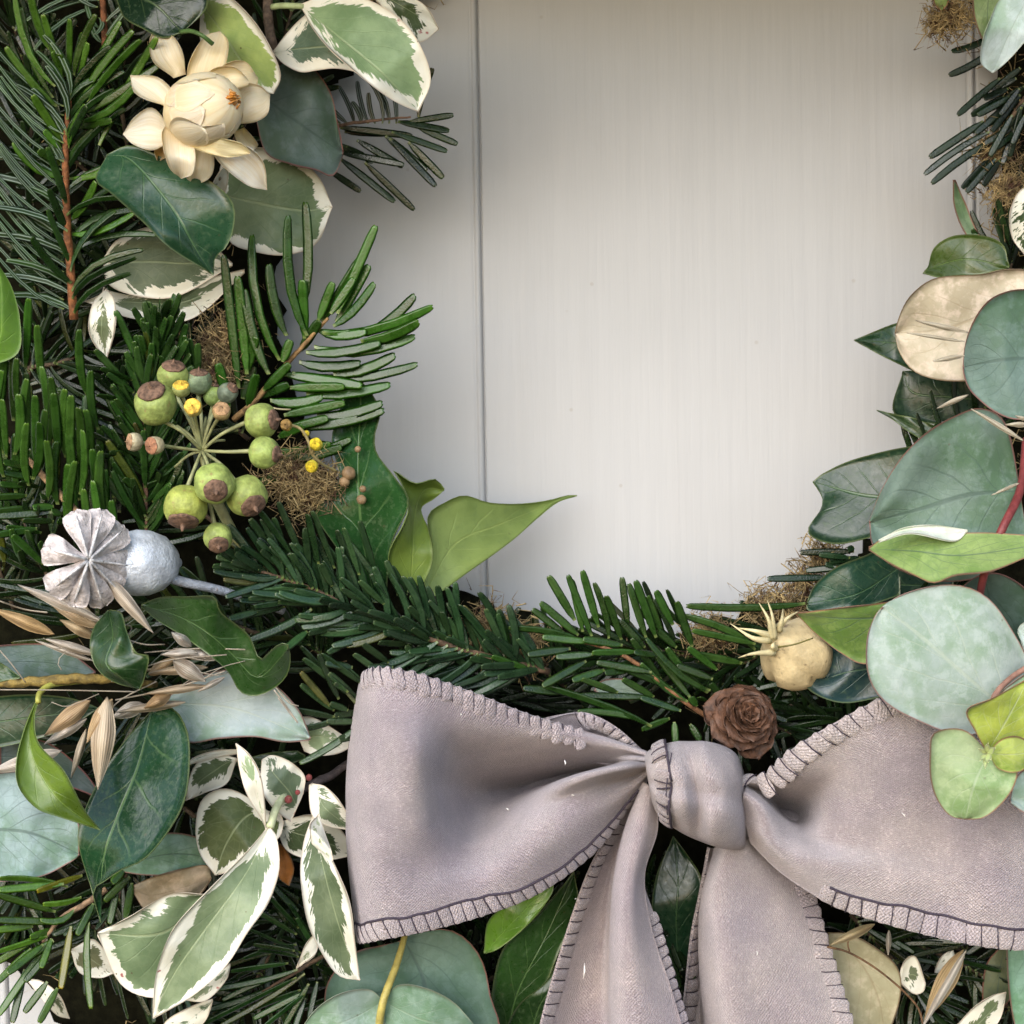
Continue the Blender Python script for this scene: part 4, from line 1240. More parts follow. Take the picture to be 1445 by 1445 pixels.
# small ones beside the bow
r = var_sprig((440, 1150, 72), 'slim cream edged leaf hanging beside the left end of the bow')
leaf([(441, 1152), (428, 1190), (424, 1240), (435, 1305), (460, 1355), (480, 1378), (508, 1383)], [(443, 1152), (470, 1215), (493, 1272), (501, 1330), (508, 1383)], [(442, 1152), (458, 1230), (480, 1310), (508, 1383)], (76, 88, 88, 84), 1, 3, M_VAR, (.11, .15, .08), r)
leaf([(449, 1150), (437, 1165), (440, 1190)], [(449, 1148), (458, 1175), (470, 1215), (440, 1190)], None, (84, 92, 90), 0, 0, M_VAR, (.35, .4, .24), r)
leaf([(446, 1315), (430, 1335), (418, 1367)], [(446, 1315), (446, 1345), (418, 1367)], None, (70, 72), 0, 0, M_VAR, (.28, .33, .2), r)
r = var_sprig((412, 1115, 70), 'short broad cream edged leaves crowded at the left edge of the bow')
leaf([(410, 1160), (385, 1140), (368, 1110), (370, 1072)], [(428, 1120), (430, 1095), (410, 1075), (385, 1066), (370, 1072)], None, (74, 78, 74), 2, -2, M_VAR, (.13, .18, .11), r)
leaf([(440, 1105), (462, 1112), (486, 1140), (500, 1172)], [(436, 1108), (440, 1150), (465, 1166), (500, 1172)], None, (76, 80, 74), 1, -1, M_VAR, (.14, .19, .11), r)
leaf([(392, 1160), (440, 1150), (480, 1170), (500, 1205)], [(390, 1162), (405, 1200), (450, 1214), (500, 1207)], None, (64, 68, 66), 3, -3, M_VAR, (.06, .09, .04), r)
leaf([(430, 1060), (415, 1020), (440, 1012), (480, 1035), (500, 1050)], [(430, 1060), (445, 1066), (475, 1064), (500, 1052)], None, (70, 72, 68), 0, 0, M_VAR, (.26, .34, .2), r)
r = var_sprig((335, 1062, 62), 'dull cream edged leaf half hidden under the pale blue eucalyptus leaf')
leaf([(334, 1070), (300, 1062), (272, 1085), (262, 1130)], [(334, 1072), (320, 1105), (290, 1118), (262, 1130)], None, (72, 70, 64), 0, -2, M_VAR, (.10, .14, .07), r)
leaf([(345, 1058), (310, 1058), (280, 1066), (262, 1078)], [(345, 1062), (310, 1068), (285, 1074), (262, 1080)], None, (74, 70), 0, 0, M_VAR, (.24, .26, .17), r)
r = var_sprig((44, 1382, 58), 'small cream edged leaf in the bottom left corner against the door')
leaf([(40, 1382), (60, 1385), (85, 1405), (98, 1436)], [(40, 1385), (60, 1410), (80, 1432), (98, 1437)], None, (56, 58, 50), 1, -1, M_VAR, (.12, .14, .07), r)
leaf([(100, 1340), (130, 1325), (150, 1345), (160, 1372)], [(100, 1340), (112, 1372), (140, 1380), (160, 1374)], None, (62, 62), 1, -1, M_VAR, (.14, .15, .08), r)
r = var_sprig((285, 1395, 66), 'cream edged leaf tip showing under the long pointing leaf at the bottom')
leaf([(325, 1360), (305, 1372), (270, 1390), (255, 1408)], [(325, 1362), (318, 1385), (290, 1412), (255, 1410)], None, (76, 74), 0, 0, M_VAR, (.22, .28, .18), r)
leaf([(300, 1410), (270, 1420), (235, 1440), (225, 1465)], [(300, 1412), (290, 1440), (260, 1465), (225, 1470)], None, (66, 66), 0, 0, M_VAR, (.13, .19, .12), r)
# right edge
r = var_sprig((1460, 330, 50), 'speckled cream edged leaf cut by the right edge above the papery leaf')
leaf([(1470, 260), (1440, 268), (1425, 300), (1428, 335), (1448, 362)], [(1470, 260), (1490, 290), (1480, 340), (1448, 362)], None, (56, 58, 54), 1, 0, M_VAR, (.05, .08, .03), r)
r = var_sprig((1290, 1340, 60), 'small cream edged leaf below the right loop of the bow')
leaf([(1268, 1385), (1275, 1358), (1292, 1350), (1306, 1388)], [(1268, 1385), (1288, 1402), (1302, 1400), (1306, 1388)], None, (62, 62), 0, 0, M_VAR, (.12, .15, .08), r)
leaf([(1335, 1465), (1370, 1425), (1400, 1405), (1420, 1400)], [(1335, 1470), (1380, 1470), (1410, 1440), (1420, 1400)], None, (62, 66, 64), 1, -1, M_VAR, (.14, .18, .09), r)
leaf([(1345, 1340), (1328, 1350), (1318, 1375), (1322, 1395)], [(1345, 1342), (1350, 1365), (1336, 1390), (1322, 1397)], None, (52, 52), 0, 0, M_VAR, (.2, .22, .14), r)

# ------------------------------------------------------------------ ivy and other green leaves
IV = 'green ivy leaves of the wreath'


def ivy(label, *a, mat_=None, color=(.016, .055, .024), group=IV, name='ivy_leaf', cat='leaf', **k):
    o = leaf(*a, mats=mat_ or M_IVY, color=tuple(q * .72 for q in color), name=name, **k)
    return tag(o, label, cat, group)


ivy('dark green pointed leaf lying just below the cream flower', [(150, 218), (186, 205), (240, 228), (300, 258), (329, 288), (329, 325), (318, 350), (304, 362), (301, 388)], [(150, 222), (135, 254), (158, 274), (200, 312), (240, 350), (301, 388)],
    [(150, 220), (186, 227), (240, 290), (276, 352), (301, 388)], (80, 86, 86, 80), -2, 3, color=(.022, .075, .036), wave=1.0)
o = ivy('very dark leaf with a curled stalk above the cream flower', [(165, 0), (175, 25), (200, 40), (230, 54), (257, 46)], [(165, -20), (220, -40), (280, -25), (292, 10), (257, 46)], [(165, -10), (215, 5), (257, 46)], (74, 80, 82), 0, 0, color=(.010, .030, .016), mat_=M_GLOSS)
tube('leaf_stalk', [(255, 45, 84), (270, 44, 88), (285, 50, 90), (300, 62, 88)], [3.5, 3, 3.5], M_STEM, o, (.06, .12, .03))
ivy('bright yellow green leaf cut by the left edge above the upright fir', [(-30, 500), (-25, 430), (-5, 370)], [(-30, 520), (24, 500), (28, 452), (16, 405), (-5, 370)], None, (80, 82, 80), 0, -4, color=(.20, .40, .05), mat_=M_IVYU)
ivy('large wavy glossy ivy leaf standing between the berries and the door', [(520, 850), (480, 780), (446, 724), (470, 690), (479, 668), (468, 618), (488, 560), (510, 538)], [(545, 850), (552, 770), (577, 710), (556, 672), (532, 640), (529, 614), (536, 586), (528, 560), (510, 538)],
    [(530, 850), (512, 760), (506, 680), (508, 600), (510, 538)], (58, 64, 66, 60, 52), -5, 6, mat_=M_GLOSS, color=(.020, .075, .020), wave=1.6)
ivy('twisted yellow green ivy leaf folded between two larger ivy leaves', [(560, 840), (548, 785), (568, 742), (577, 712), (566, 680), (556, 664), (585, 682), (614, 676), (627, 690)], [(595, 830), (608, 800), (610, 775), (604, 745), (594, 718), (612, 704), (627, 692)],
    [(580, 835), (582, 770), (586, 720), (600, 690), (627, 691)], (64, 66, 58, 54), 8, -2, mat_=M_IVYU, color=(.20, .30, .05), wave=1.5, crease=.2)
ivy('broad pale green ivy leaf turned underside out, its tip curling on the door', [(595, 830), (608, 775), (604, 728), (630, 708), (656, 699), (690, 709), (735, 711), (775, 706), (800, 699), (814, 699)], [(600, 850), (622, 836), (660, 808), (700, 780), (730, 757), (762, 728), (788, 708), (814, 700)],
    [(598, 842), (640, 770), (700, 742), (770, 714), (814, 699)], (54, 48, 36, 22, 14), 4, 3, mat_=M_IVYU, color=(.34, .46, .14), wave=1.4, crease=.3)

# right side, top to bottom
ivy('dark green ivy leaf behind the dry papery leaf at the right edge', [(1310, 378), (1318, 350), (1345, 333), (1385, 332), (1415, 345), (1424, 375)], [(1302, 386), (1330, 392), (1380, 388), (1424, 378)], [(1305, 382), (1360, 366), (1424, 377)], (48, 56, 58), 0, 0, color=(.045, .085, .012))
tag(leaf([(1345, 254), (1346, 290), (1362, 330), (1400, 380)], [(1348, 254), (1364, 290), (1378, 325), (1412, 378)], None, (30, 42, 50), 0, 0, M_EUC, (.14, .20, .12), name='narrow_leaf'), 'thin translucent grey green blade standing above the dark ivy leaf', 'leaf')
ivy('small pointed dark ivy leaf left of the dry papery leaf', [(1320, 448), (1265, 456), (1205, 480)], [(1320, 535), (1290, 524), (1240, 500), (1205, 480)], [(1320, 492), (1262, 484), (1205, 480)], (44, 42, 34), 0, 0, color=(.012, .046, .016))
ivy('dark ivy leaf in shade below the dry papery leaf', [(1400, 520), (1330, 522), (1274, 524)], [(1400, 610), (1330, 600), (1262, 584), (1274, 524)], None, (46, 44, 42), 0, 0, color=(.010, .032, .016))
ivy('narrow folded dark leaf tip above the large veined eucalyptus leaf', [(1330, 605), (1290, 590), (1262, 584), (1237, 579)], [(1330, 600), (1310, 622), (1280, 608), (1260, 592), (1237, 579)], None, (52, 50, 44), 0, 0, color=(.022, .05, .016))
ivy('dark three pointed ivy leaf on the door beside the large eucalyptus leaf', [(1320, 625), (1260, 634), (1200, 650), (1162, 668), (1147, 680)], [(1320, 740), (1240, 756), (1180, 768), (1140, 752), (1158, 720), (1160, 702), (1147, 680)], [(1320, 700), (1230, 700), (1147, 680)], (58, 54, 46), -2, 2, color=(.017, .047, .024))
ivy('blue green ivy leaf above the gold seed pod', [(1270, 758), (1225, 782), (1180, 800), (1150, 826), (1139, 850)], [(1270, 840), (1220, 856), (1170, 864), (1141, 862), (1139, 850)], [(1270, 800), (1210, 838), (1139, 852)], (60, 64, 62), 0, 0, color=(.018, .065, .042))
ivy('dark ivy leaf under the folded eucalyptus leaf', [(1345, 800), (1270, 790), (1222, 790)], [(1345, 850), (1260, 858), (1215, 850), (1222, 790)], None, (58, 60, 58), 0, 0, color=(.015, .045, .032))
ivy('blue black ivy leaf between the gold pod and the pale eucalyptus leaf', [(1260, 900), (1200, 905), (1168, 912)], [(1260, 980), (1190, 992), (1140, 972), (1150, 945), (1168, 912)], [(1260, 940), (1200, 948), (1140, 970)], (86, 86, 80), 0, 0, color=(.016, .045, .050))

# left bottom: climbers
CL = 'glossy climber leaves of the wreath'
ivy('mid green curled leaf twisting right of the silver poppy head', [(200, 852), (228, 842), (262, 842), (302, 842), (310, 862), (332, 880), (352, 898), (366, 930), (382, 918), (396, 908), (407, 910)], [(200, 856), (222, 875), (262, 900), (296, 925), (322, 948), (338, 975), (360, 982), (388, 970), (405, 952), (410, 930), (407, 912)],
    [(200, 854), (250, 868), (290, 890), (330, 925), (365, 955), (407, 914)], (84, 92, 98, 94, 92, 100), 3, -5, color=(.034, .090, .022), group=CL, name='climber_leaf', wave=1.6)
ivy('small dark curled leaf below the poppy head across the oats', [(152, 862), (133, 885), (127, 910), (135, 940), (160, 962), (198, 972)], [(155, 860), (172, 865), (178, 890), (192, 920), (210, 926), (204, 955), (198, 973)], [(153, 861), (160, 900), (150, 935), (170, 955), (198, 972)], (92, 102, 104, 98), -5, 0, color=(.024, .066, .020), group=CL, name='climber_leaf', wave=1.4)
o = ivy('yellow green curved leaf hanging down at the left edge', [(52, 985), (34, 1030), (23, 1075), (26, 1110), (50, 1140), (80, 1152), (141, 1171)], [(55, 985), (48, 1015), (55, 1050), (88, 1085), (106, 1118), (120, 1145), (141, 1171)], [(53, 985), (42, 1030), (52, 1080), (85, 1130), (141, 1171)], (90, 100, 104, 98), 3, 4, color=(.12, .20, .025), group=CL, name='climber_leaf', wave=1.0)
tube('leaf_stalk', [(54, 992, 94), (56, 978, 92), (74, 966, 88), (120, 960, 82), (150, 955, 78)], [4, 5], M_STEM, o, (.30, .30, .06))
ivy('large glossy dark green leaf hanging below the oats', [(214, 1003), (180, 1040), (140, 1100), (112, 1165), (113, 1200), (128, 1250), (134, 1272), (142, 1302)], [(216, 1002), (245, 1000), (264, 1030), (268, 1070), (262, 1125), (240, 1170), (205, 1212), (170, 1228), (145, 1245), (131, 1258), (142, 1302)],
    [(215, 1002), (195, 1080), (165, 1155), (146, 1215), (142, 1302)], (84, 92, 96, 92), -6, 7, mat_=M_GLOSS, color=(.014, .055, .022), group=CL, name='climber_leaf', wave=1.5)
tube('climber_stem', [(-20, 962, 84), (40, 962, 86), (90, 958, 88), (150, 958, 86), (220, 965, 78)], [6, 7.5, 7, 5], M_BARK, tag(empty('climber_stem_piece', P(-20, 962, 84), 'hairy yellow brown climber stem crossing below the oats at the left edge', 'stem'), None, None), (.17, .12, .03), wig=2.0)
ivy('dark green leaf at the left edge beneath the climber stem', [(-30, 985), (40, 980), (100, 985), (140, 1000)], [(-30, 1060), (30, 1048), (90, 1030), (140, 1000)], None, (72, 76, 74), 0, 0, color=(.014, .045, .022), group=CL, name='climber_leaf')
ivy('small leaf tip cut by the left edge beside the dry oats', [(-30, 930), (0, 935), (28, 955)], [(-30, 965), (0, 962), (28, 957)], None, (84, 86), 0, 0, color=(.03, .08, .03), group=CL, name='climber_leaf')
ivy('dark leaf behind the pale blue eucalyptus leaf', [(330, 1075), (380, 1062), (420, 1060)], [(330, 1080), (380, 1085), (430, 1070), (420, 1060)], None, (64, 64), 0, 0, color=(.014, .045, .014), group=CL, name='climber_leaf')
# under the bow
ivy('bright green leaf showing just below the left loop of the bow', [(683, 1345), (690, 1298), (730, 1270), (780, 1240)], [(685, 1345), (705, 1338), (750, 1300), (778, 1262), (780, 1240)], [(684, 1345), (720, 1305), (780, 1242)], (64, 68, 66), 0, 0, color=(.15, .32, .04))
ivy('tall dark green leaf standing left of the left ribbon tail', [(690, 1480), (694, 1400), (712, 1335), (760, 1290), (810, 1230)], [(745, 1480), (760, 1420), (790, 1340), (815, 1280), (810, 1230)], [(712, 1480), (730, 1400), (770, 1320), (810, 1230)], (52, 58, 56), 3, -2, color=(.026, .075, .016), wave=1.2)
ivy('second dark leaf folded under the tall leaf beside the ribbon tail', [(700, 1480), (730, 1420), (770, 1385), (800, 1330)], [(790, 1480), (790, 1420), (800, 1380), (800, 1330)], None, (52, 56, 54), 0, 0, color=(.022, .062, .016))
ivy('dark leaf in the gap between the two ribbon tails', [(950, 1370), (922, 1300), (925, 1240), (950, 1180)], [(965, 1370), (985, 1300), (990, 1240), (950, 1180)], None, (44, 48, 44), 0, 0, color=(.012, .048, .020))
ivy('dark leaf below the bow knot behind the ribbon tails', [(880, 1420), (925, 1330), (960, 1280)], [(960, 1460), (975, 1380), (960, 1280)], None, (36, 38, 38), 0, 0, color=(.012, .035, .014))

# ------------------------------------------------------------------ eucalyptus
EU = 'eucalyptus sprigs of the wreath'


def euc_sprig(base, label):
    return empty('eucalyptus_sprig', P(base), label, 'eucalyptus sprig', EU)


RED = (.16, .03, .03)
# right: the big stem
r = euc_sprig((1460, 640, 74), 'eucalyptus sprig with round veined leaves and a red stem at the right edge')
leaf([(1440, 692), (1420, 600), (1385, 576), (1345, 588), (1305, 612), (1272, 646), (1245, 690), (1227, 735)], [(1440, 694), (1445, 770), (1390, 812), (1320, 820), (1262, 800), (1232, 770), (1227, 735)], [(1440, 693), (1370, 698), (1300, 718), (1227, 737)],
     (84, 86, 84, 78), 3, 2, M_EUC, (.108, .165, .128), r, wave=2.4, nu=44, nv=21)
leaf([(1226, 772), (1262, 751), (1300, 748), (1345, 752), (1395, 752), (1460, 756)], [(1226, 776), (1255, 795), (1290, 812), (1318, 823), (1350, 812), (1400, 806), (1460, 782)], [(1226, 775), (1290, 778), (1360, 784), (1460, 770)], (86, 98, 104, 102), -6, 4, M_EUC, (.17, .25, .075), r, crease=.2)
leaf([(1240, 762), (1275, 745), (1320, 741), (1365, 748)], [(1240, 766), (1285, 753), (1345, 764), (1365, 750)], None, (94, 98, 98), 0, 3, M_EUCP, (.50, .55, .47), r)
disc((1400, 872), 62, 100, 80, (2, 6), 3, 1, 0, M_EUC, (.075, .125, .10), r)
tube('stem', [(1447, 620, 80), (1440, 690, 90), (1415, 745, 98), (1392, 800, 96), (1380, 850, 92), (1372, 880, 88)], [5, 6.5, 6, 5], M_STEM, r, RED)
for q in range(9):
    pass
# pale sprig below it
r = euc_sprig((1405, 990, 100), 'pale eucalyptus sprig with one large disc leaf over the right loop of the bow')
disc((1336, 931), 117, -28, 110, (-5, -4), -4, .87, -14, M_EUCL, (.265, .33, .288), r, wave=2.4, rough=.045, notch=.12)
leaf([(1262, 848), (1225, 853), (1180, 858), (1124, 865)], [(1262, 925), (1220, 937), (1188, 922), (1150, 893), (1124, 867)], [(1262, 870), (1190, 872), (1124, 866)], (96, 96, 90), 2, -6, M_EUC, (.13, .20, .05), r)
leaf([(1402, 990), (1420, 970), (1450, 950), (1480, 945)], [(1402, 994), (1430, 1000), (1460, 985), (1480, 960)], None, (112, 114), 0, 0, M_EUCL, (.25, .34, .24), r)
leaf([(1436, 888), (1442, 880), (1460, 872), (1480, 880)], [(1436, 892), (1450, 925), (1470, 930), (1480, 890)], None, (92, 92), 0, 0, M_EUCP, (.5, .6, .55), r)
tube('stem', [(1460, 935, 106), (1425, 958, 110), (1402, 985, 114), (1398, 1020, 116), (1392, 1060, 117)], [4, 4.5, 3.5], M_STEM, r, (.26, .14, .10))
# its yellow green tip
tipg = empty('eucalyptus_tip', P(1392, 1062, 116), 'yellow green eucalyptus shoot tip hanging over the right loop of the bow', 'eucalyptus sprig', EU)
leaf([(1394, 1062), (1360, 1030), (1318, 1034), (1312, 1066), (1313, 1100), (1322, 1128), (1340, 1151), (1362, 1156)], [(1396, 1064), (1425, 1060), (1436, 1085), (1430, 1112), (1412, 1136), (1388, 1154), (1362, 1156)], [(1395, 1063), (1376, 1105), (1362, 1156)], (118, 121, 116), -2, 2, M_EUCL, (.25, .33, .17), tipg, wave=1.2)
leaf([(1392, 1060), (1376, 1032), (1364, 1002), (1400, 985), (1450, 958)], [(1396, 1060), (1430, 1050), (1460, 1030), (1470, 990), (1450, 958)], [(1394, 1060), (1418, 1020), (1450, 960)], (120, 124, 122), 2, -2, M_EUCL, (.24, .30, .045), tipg, wave=1.2)
leaf([(1396, 1060), (1415, 1042), (1440, 1040), (1465, 1058)], [(1396, 1063), (1410, 1085), (1440, 1088), (1465, 1060)], None, (122, 125, 122), 1, -2, M_EUCL, (.30, .38, .09), tipg)
for a_, L_ in [(-95, 22), (-80, 14), (-60, 12), (30, 14), (150, 12), (80, 14), (-130, 14)]:
    c_, s_ = math.cos(math.radians(a_)), math.sin(math.radians(a_))
    leaf([(1392, 1062), (1392 + c_ * L_ * .5 - s_ * 4, 1062 - s_ * L_ * .5 - c_ * 4), (1392 + c_ * L_, 1062 - s_ * L_)], [(1392, 1064), (1392 + c_ * L_ * .5 + s_ * 4, 1064 - s_ * L_ * .5 + c_ * 4), (1392 + c_ * L_, 1063 - s_ * L_)], None, (124, 130), 0, 0, M_EUCP, (.62, .68, .32), tipg, name='bud_leaf', nu=8, nv=5, wave=.1)
leaf([(1425, 1130), (1432, 1100), (1450, 1085), (1480, 1100)], [(1425, 1132), (1450, 1150), (1470, 1150), (1480, 1105)], None, (112, 112), 0, 0, M_EUCL, (.30, .40, .36), tipg)
# grey disc at right edge
r = euc_sprig((1470, 500, 70), 'grey green round eucalyptus leaf at the right edge over the dry papery leaf')
leaf([(1475, 500), (1475, 420), (1440, 408), (1400, 420), (1376, 448), (1362, 485), (1359, 520)], [(1475, 510), (1475, 575), (1440, 592), (1405, 582), (1372, 555), (1362, 535), (1359, 520)], [(1475, 505), (1415, 508), (1359, 518)], (78, 80, 74), 1, 1, M_EUC, (.095, .155, .125), r, wave=1.2)
# top right pale leaf
r = euc_sprig((1450, -20, 70), 'pale blue eucalyptus leaf hanging in the top right corner')
leaf([(1440, -20), (1410, 0), (1398, 25), (1387, 55), (1384, 88), (1400, 103)], [(1480, -20), (1470, 30), (1445, 60), (1420, 88), (1402, 102)], [(1460, -20), (1428, 40), (1401, 102)], (84, 86, 78), 2, 0, M_EUCP, (.46, .58, .56), r)
leaf([(1372, -20), (1374, 20), (1386, 55), (1400, 60)], [(1420, -20), (1412, 20), (1402, 40), (1400, 60)], None, (60, 62, 58), 0, 0, M_EUC, (.20, .27, .12), r)
leaf([(1316, -20), (1318, 5), (1328, 16)], [(1340, -20), (1338, 5), (1328, 16)], None, (48, 48), 0, 0, M_EUC, (.14, .2, .05), r)
# top left grey leaf behind the flower
r = euc_sprig((380, 120, 54), 'blue grey round eucalyptus leaf right of the cream flower')
leaf([(375, 110), (395, 78), (435, 90), (465, 128), (476, 170), (484, 214)], [(360, 160), (375, 215), (410, 232), (445, 240), (470, 248), (484, 218)], [(368, 135), (430, 180), (484, 216)], (60, 62, 56), 0, 0, M_EUC, (.085, .125, .11), r, wave=1.6)
# bottom left ones
r = euc_sprig((250, 985, 74), 'pale blue eucalyptus leaf under the curled climber leaf')
leaf([(236, 985), (280, 955), (330, 945), (380, 960), (420, 1000), (438, 1040)], [(240, 1000), (262, 1046), (310, 1042), (360, 1040), (400, 1047), (438, 1044)], [(238, 992), (330, 1000), (438, 1042)], (78, 82, 80), -1, 3, M_EUCL, (.265, .335, .318), r, wave=1.4)
r = euc_sprig((-20, 1150, 66), 'large grey blue eucalyptus leaf cut by the left edge below the oats')
leaf([(-40, 1100), (20, 1088), (70, 1100), (108, 1150), (112, 1205)], [(-40, 1240), (10, 1244), (60, 1236), (100, 1216), (112, 1206)], [(-40, 1170), (40, 1175), (112, 1205)], (70, 74, 70), 0, 0, M_EUC, (.20, .285, .275), r, wave=1.6)
leaf([(-40, 915), (40, 908), (90, 915), (135, 948)], [(-40, 960), (30, 960), (90, 962), (135, 950)], None, (72, 72), 0, 0, M_EUC, (.085, .125, .12), r)
leaf([(0, 1045), (60, 1045), (110, 1080), (150, 1130)], [(0, 1090), (60, 1100), (110, 1115), (150, 1132)], None, (64, 66), 0, 0, M_EUC, (.05, .075, .07), r)
r = euc_sprig((300, 1170, 58), 'small grey green eucalyptus leaf behind the large glossy dark leaf')
leaf([(165, 1225), (200, 1190), (240, 1175), (285, 1185), (300, 1215)], [(170, 1230), (205, 1235), (245, 1235), (285, 1228), (300, 1217)], None, (66, 70, 66), 0, 0, M_EUC, (.17, .27, .21), r)
leaf([(225, 1180), (240, 1178), (258, 1182), (270, 1180)], [(225, 1240), (245, 1240), (265, 1240), (270, 1190)], None, (60, 60), 0, 0, M_EUC, (.1, .16, .13), r)
# bottom middle
r = euc_sprig((575, 1320, 62), 'eucalyptus sprig with a yellow stem under the left loop of the bow')
leaf([(560, 1330), (500, 1345), (463, 1385), (460, 1430), (480, 1475)], [(575, 1318), (635, 1312), (675, 1345), (691, 1400), (690, 1475), (480, 1477)], [(570, 1325), (600, 1400), (560, 1476)], (62, 66, 62), 0, 0, M_EUC, (.085, .15, .108), r, wave=1.6)
leaf([(541, 1412), (520, 1396), (480, 1402), (445, 1425), (420, 1460)], [(541, 1414), (540, 1450), (500, 1490), (450, 1490), (420, 1465)], [(541, 1413), (490, 1440), (420, 1462)], (74, 82, 80), 2, 0, M_EUCP, (.255, .345, .288), r)
leaf([(541, 1412), (562, 1390), (600, 1394), (640, 1414), (672, 1450)], [(541, 1414), (545, 1450), (580, 1490), (640, 1490), (672, 1455)], [(541, 1413), (600, 1440), (672, 1452)], (74, 80, 76), 1, -1, M_EUCP, (.15, .235, .175), r)
tube('stem', [(574, 1310, 66), (560, 1360, 72), (541, 1412, 78), (533, 1460, 76)], [4.5, 5.5, 6], M_STEM, r, (.36, .30, .08))
r = euc_sprig((640, 1000, 56), 'small dull eucalyptus leaf lying under the fir needles above the bow')
leaf([(838, 975), (850, 960), (880, 958), (908, 970), (912, 980)], [(840, 975), (860, 985), (890, 988), (912, 982)], None, (64, 64), 0, 0, M_EUC, (.17, .23, .19), r)
r = euc_sprig((1440, 1330, 60), 'smooth blue green leaf cut by the bottom right corner')
leaf([(1420, 1330), (1422, 1380), (1428, 1430), (1440, 1480)], [(1500, 1330), (1510, 1400), (1500, 1480), (1440, 1480)], None, (66, 70, 70), 0, 0, M_EUC, (.15, .27, .19), r)
leaf([(1412, 1335), (1392, 1360), (1386, 1400), (1390, 1440)], [(1424, 1335), (1430, 1370), (1426, 1410), (1390, 1440)], None, (56, 58, 56), 0, 0, M_EUC, (.10, .12, .06), r)
# dry papery leaves
o = leaf([(1460, 420), (1460, 385), (1420, 380), (1384, 387), (1334, 390), (1309, 397), (1284, 418), (1270, 443), (1263, 470)], [(1460, 430), (1440, 520), (1400, 536), (1360, 538), (1322, 536), (1290, 524), (1270, 498), (1263, 470)], [(1460, 425), (1400, 440), (1330, 465), (1263, 470)], (70, 70, 68, 62), 2, 1, M_DRY, (.47, .42, .32), name='dry_leaf', wave=2.2)
tag(o, 'dry papery beige leaf at the right edge behind the round grey leaf', 'dry leaf', 'dry papery leaves')
o = leaf([(1168, 1316), (1200, 1318), (1240, 1340), (1268, 1368), (1270, 1410), (1250, 1470)], [(1168, 1318), (1172, 1370), (1185, 1430), (1210, 1470), (1250, 1475)], [(1168, 1317), (1215, 1360), (1240, 1410), (1250, 1472)], (58, 62, 60), 1, 0, M_DRY, (.36, .34, .22), name='dry_leaf', wave=2)
tag(o, 'dry papery leaf with brown stains right of the right ribbon tail', 'dry leaf', 'dry papery leaves')
o = leaf([(188, 1250), (220, 1236), (262, 1225), (292, 1222), (298, 1240)], [(190, 1262), (210, 1290), (245, 1285), (280, 1265), (298, 1240)], None, (70, 72, 70), 0, 0, M_DRY, (.36, .29, .19), name='dry_leaf', wave=1.5)
tag(o, 'pale tan dry leaf tucked above the pair of cream edged leaves', 'dry leaf', 'dry papery leaves')
o = leaf([(395, 1190), (405, 1200), (415, 1225), (408, 1250)], [(388, 1195), (385, 1215), (395, 1240), (408, 1250)], None, (56, 56), 0, 0, M_DRY, (.36, .14, .03), name='dry_leaf')
tag(o, 'small orange brown dry leaf in the dark gap beside the bow', 'dry leaf', 'dry papery leaves')

# ------------------------------------------------------------------ cream everlasting flower
fl = empty('everlasting_flower', P(285, 165, 86), 'cream papery flower with a closed bud centre at the top left', 'flower')
CR = (.86, .77, .56)
CRL = (.88, .84, .73)


def petal(L, R, d, col=CR, cl=2.5, cr=2.5, nm='petal'):
    leaf(L, R, None, d, cl, cr, M_PETAL, col, fl, nm, .16, 16, 9, .7, .1)


petal([(245, 110), (215, 85), (212, 52), (225, 44)], [(262, 105), (258, 75), (245, 52), (225, 44)], (82, 82, 78), (.82, .74, .56))
petal([(262, 115), (268, 85), (288, 52), (310, 44)], [(310, 118), (320, 85), (322, 58), (310, 44)], (84, 84, 80), (.84, .73, .50))
petal([(300, 118), (315, 92), (345, 86), (364, 110)], [(330, 135), (350, 130), (362, 122), (364, 110)], (88, 86, 82), (.85, .73, .48))
petal([(290, 115), (300, 97), (330, 94), (350, 112)], [(320, 130), (338, 124), (350, 120), (350, 112)], (92, 92, 90), (.86, .75, .50))
petal([(335, 150), (340, 120), (365, 120), (381, 134)], [(335, 175), (360, 172), (378, 160), (381, 134)], (90, 88, 84), (.87, .77, .56))
petal([(238, 150), (205, 140), (188, 128), (184, 108)], [(236, 172), (248, 140), (225, 110), (184, 106)], (93, 91, 89), (.86, .80, .63))
petal([(240, 178), (215, 152), (190, 165), (174, 188)], [(240, 200), (215, 212), (188, 204), (174, 190)], (88, 87, 82), (.86, .81, .68))
petal([(225, 200), (218, 212), (222, 228)], [(240, 200), (238, 218), (222, 229)], (82, 82), (.7, .52, .3))
petal([(268, 205), (262, 235), (262, 250), (276, 261)], [(300, 205), (302, 235), (295, 252), (276, 261)], (87, 87, 82), (.87, .79, .60))
petal([(240, 172), (228, 190), (238, 235), (256, 252)], [(272, 195), (276, 220), (272, 245), (256, 252)], (94, 98, 92), (.88, .80, .62))
petal([(330, 186), (335, 200), (350, 215), (362, 208)], [(345, 180), (358, 195), (364, 204), (362, 208)], (84, 82), (.84, .78, .6))
petal([(295, 210), (315, 235), (350, 262), (377, 268)], [(312, 202), (348, 206), (372, 230), (377, 268)], (92, 92, 86), CRL)
petal([(255, 195), (280, 212), (320, 222), (352, 217)], [(270, 188), (310, 195), (340, 202), (354, 215)], (96, 100, 98), (.86, .76, .46), 0, 2)
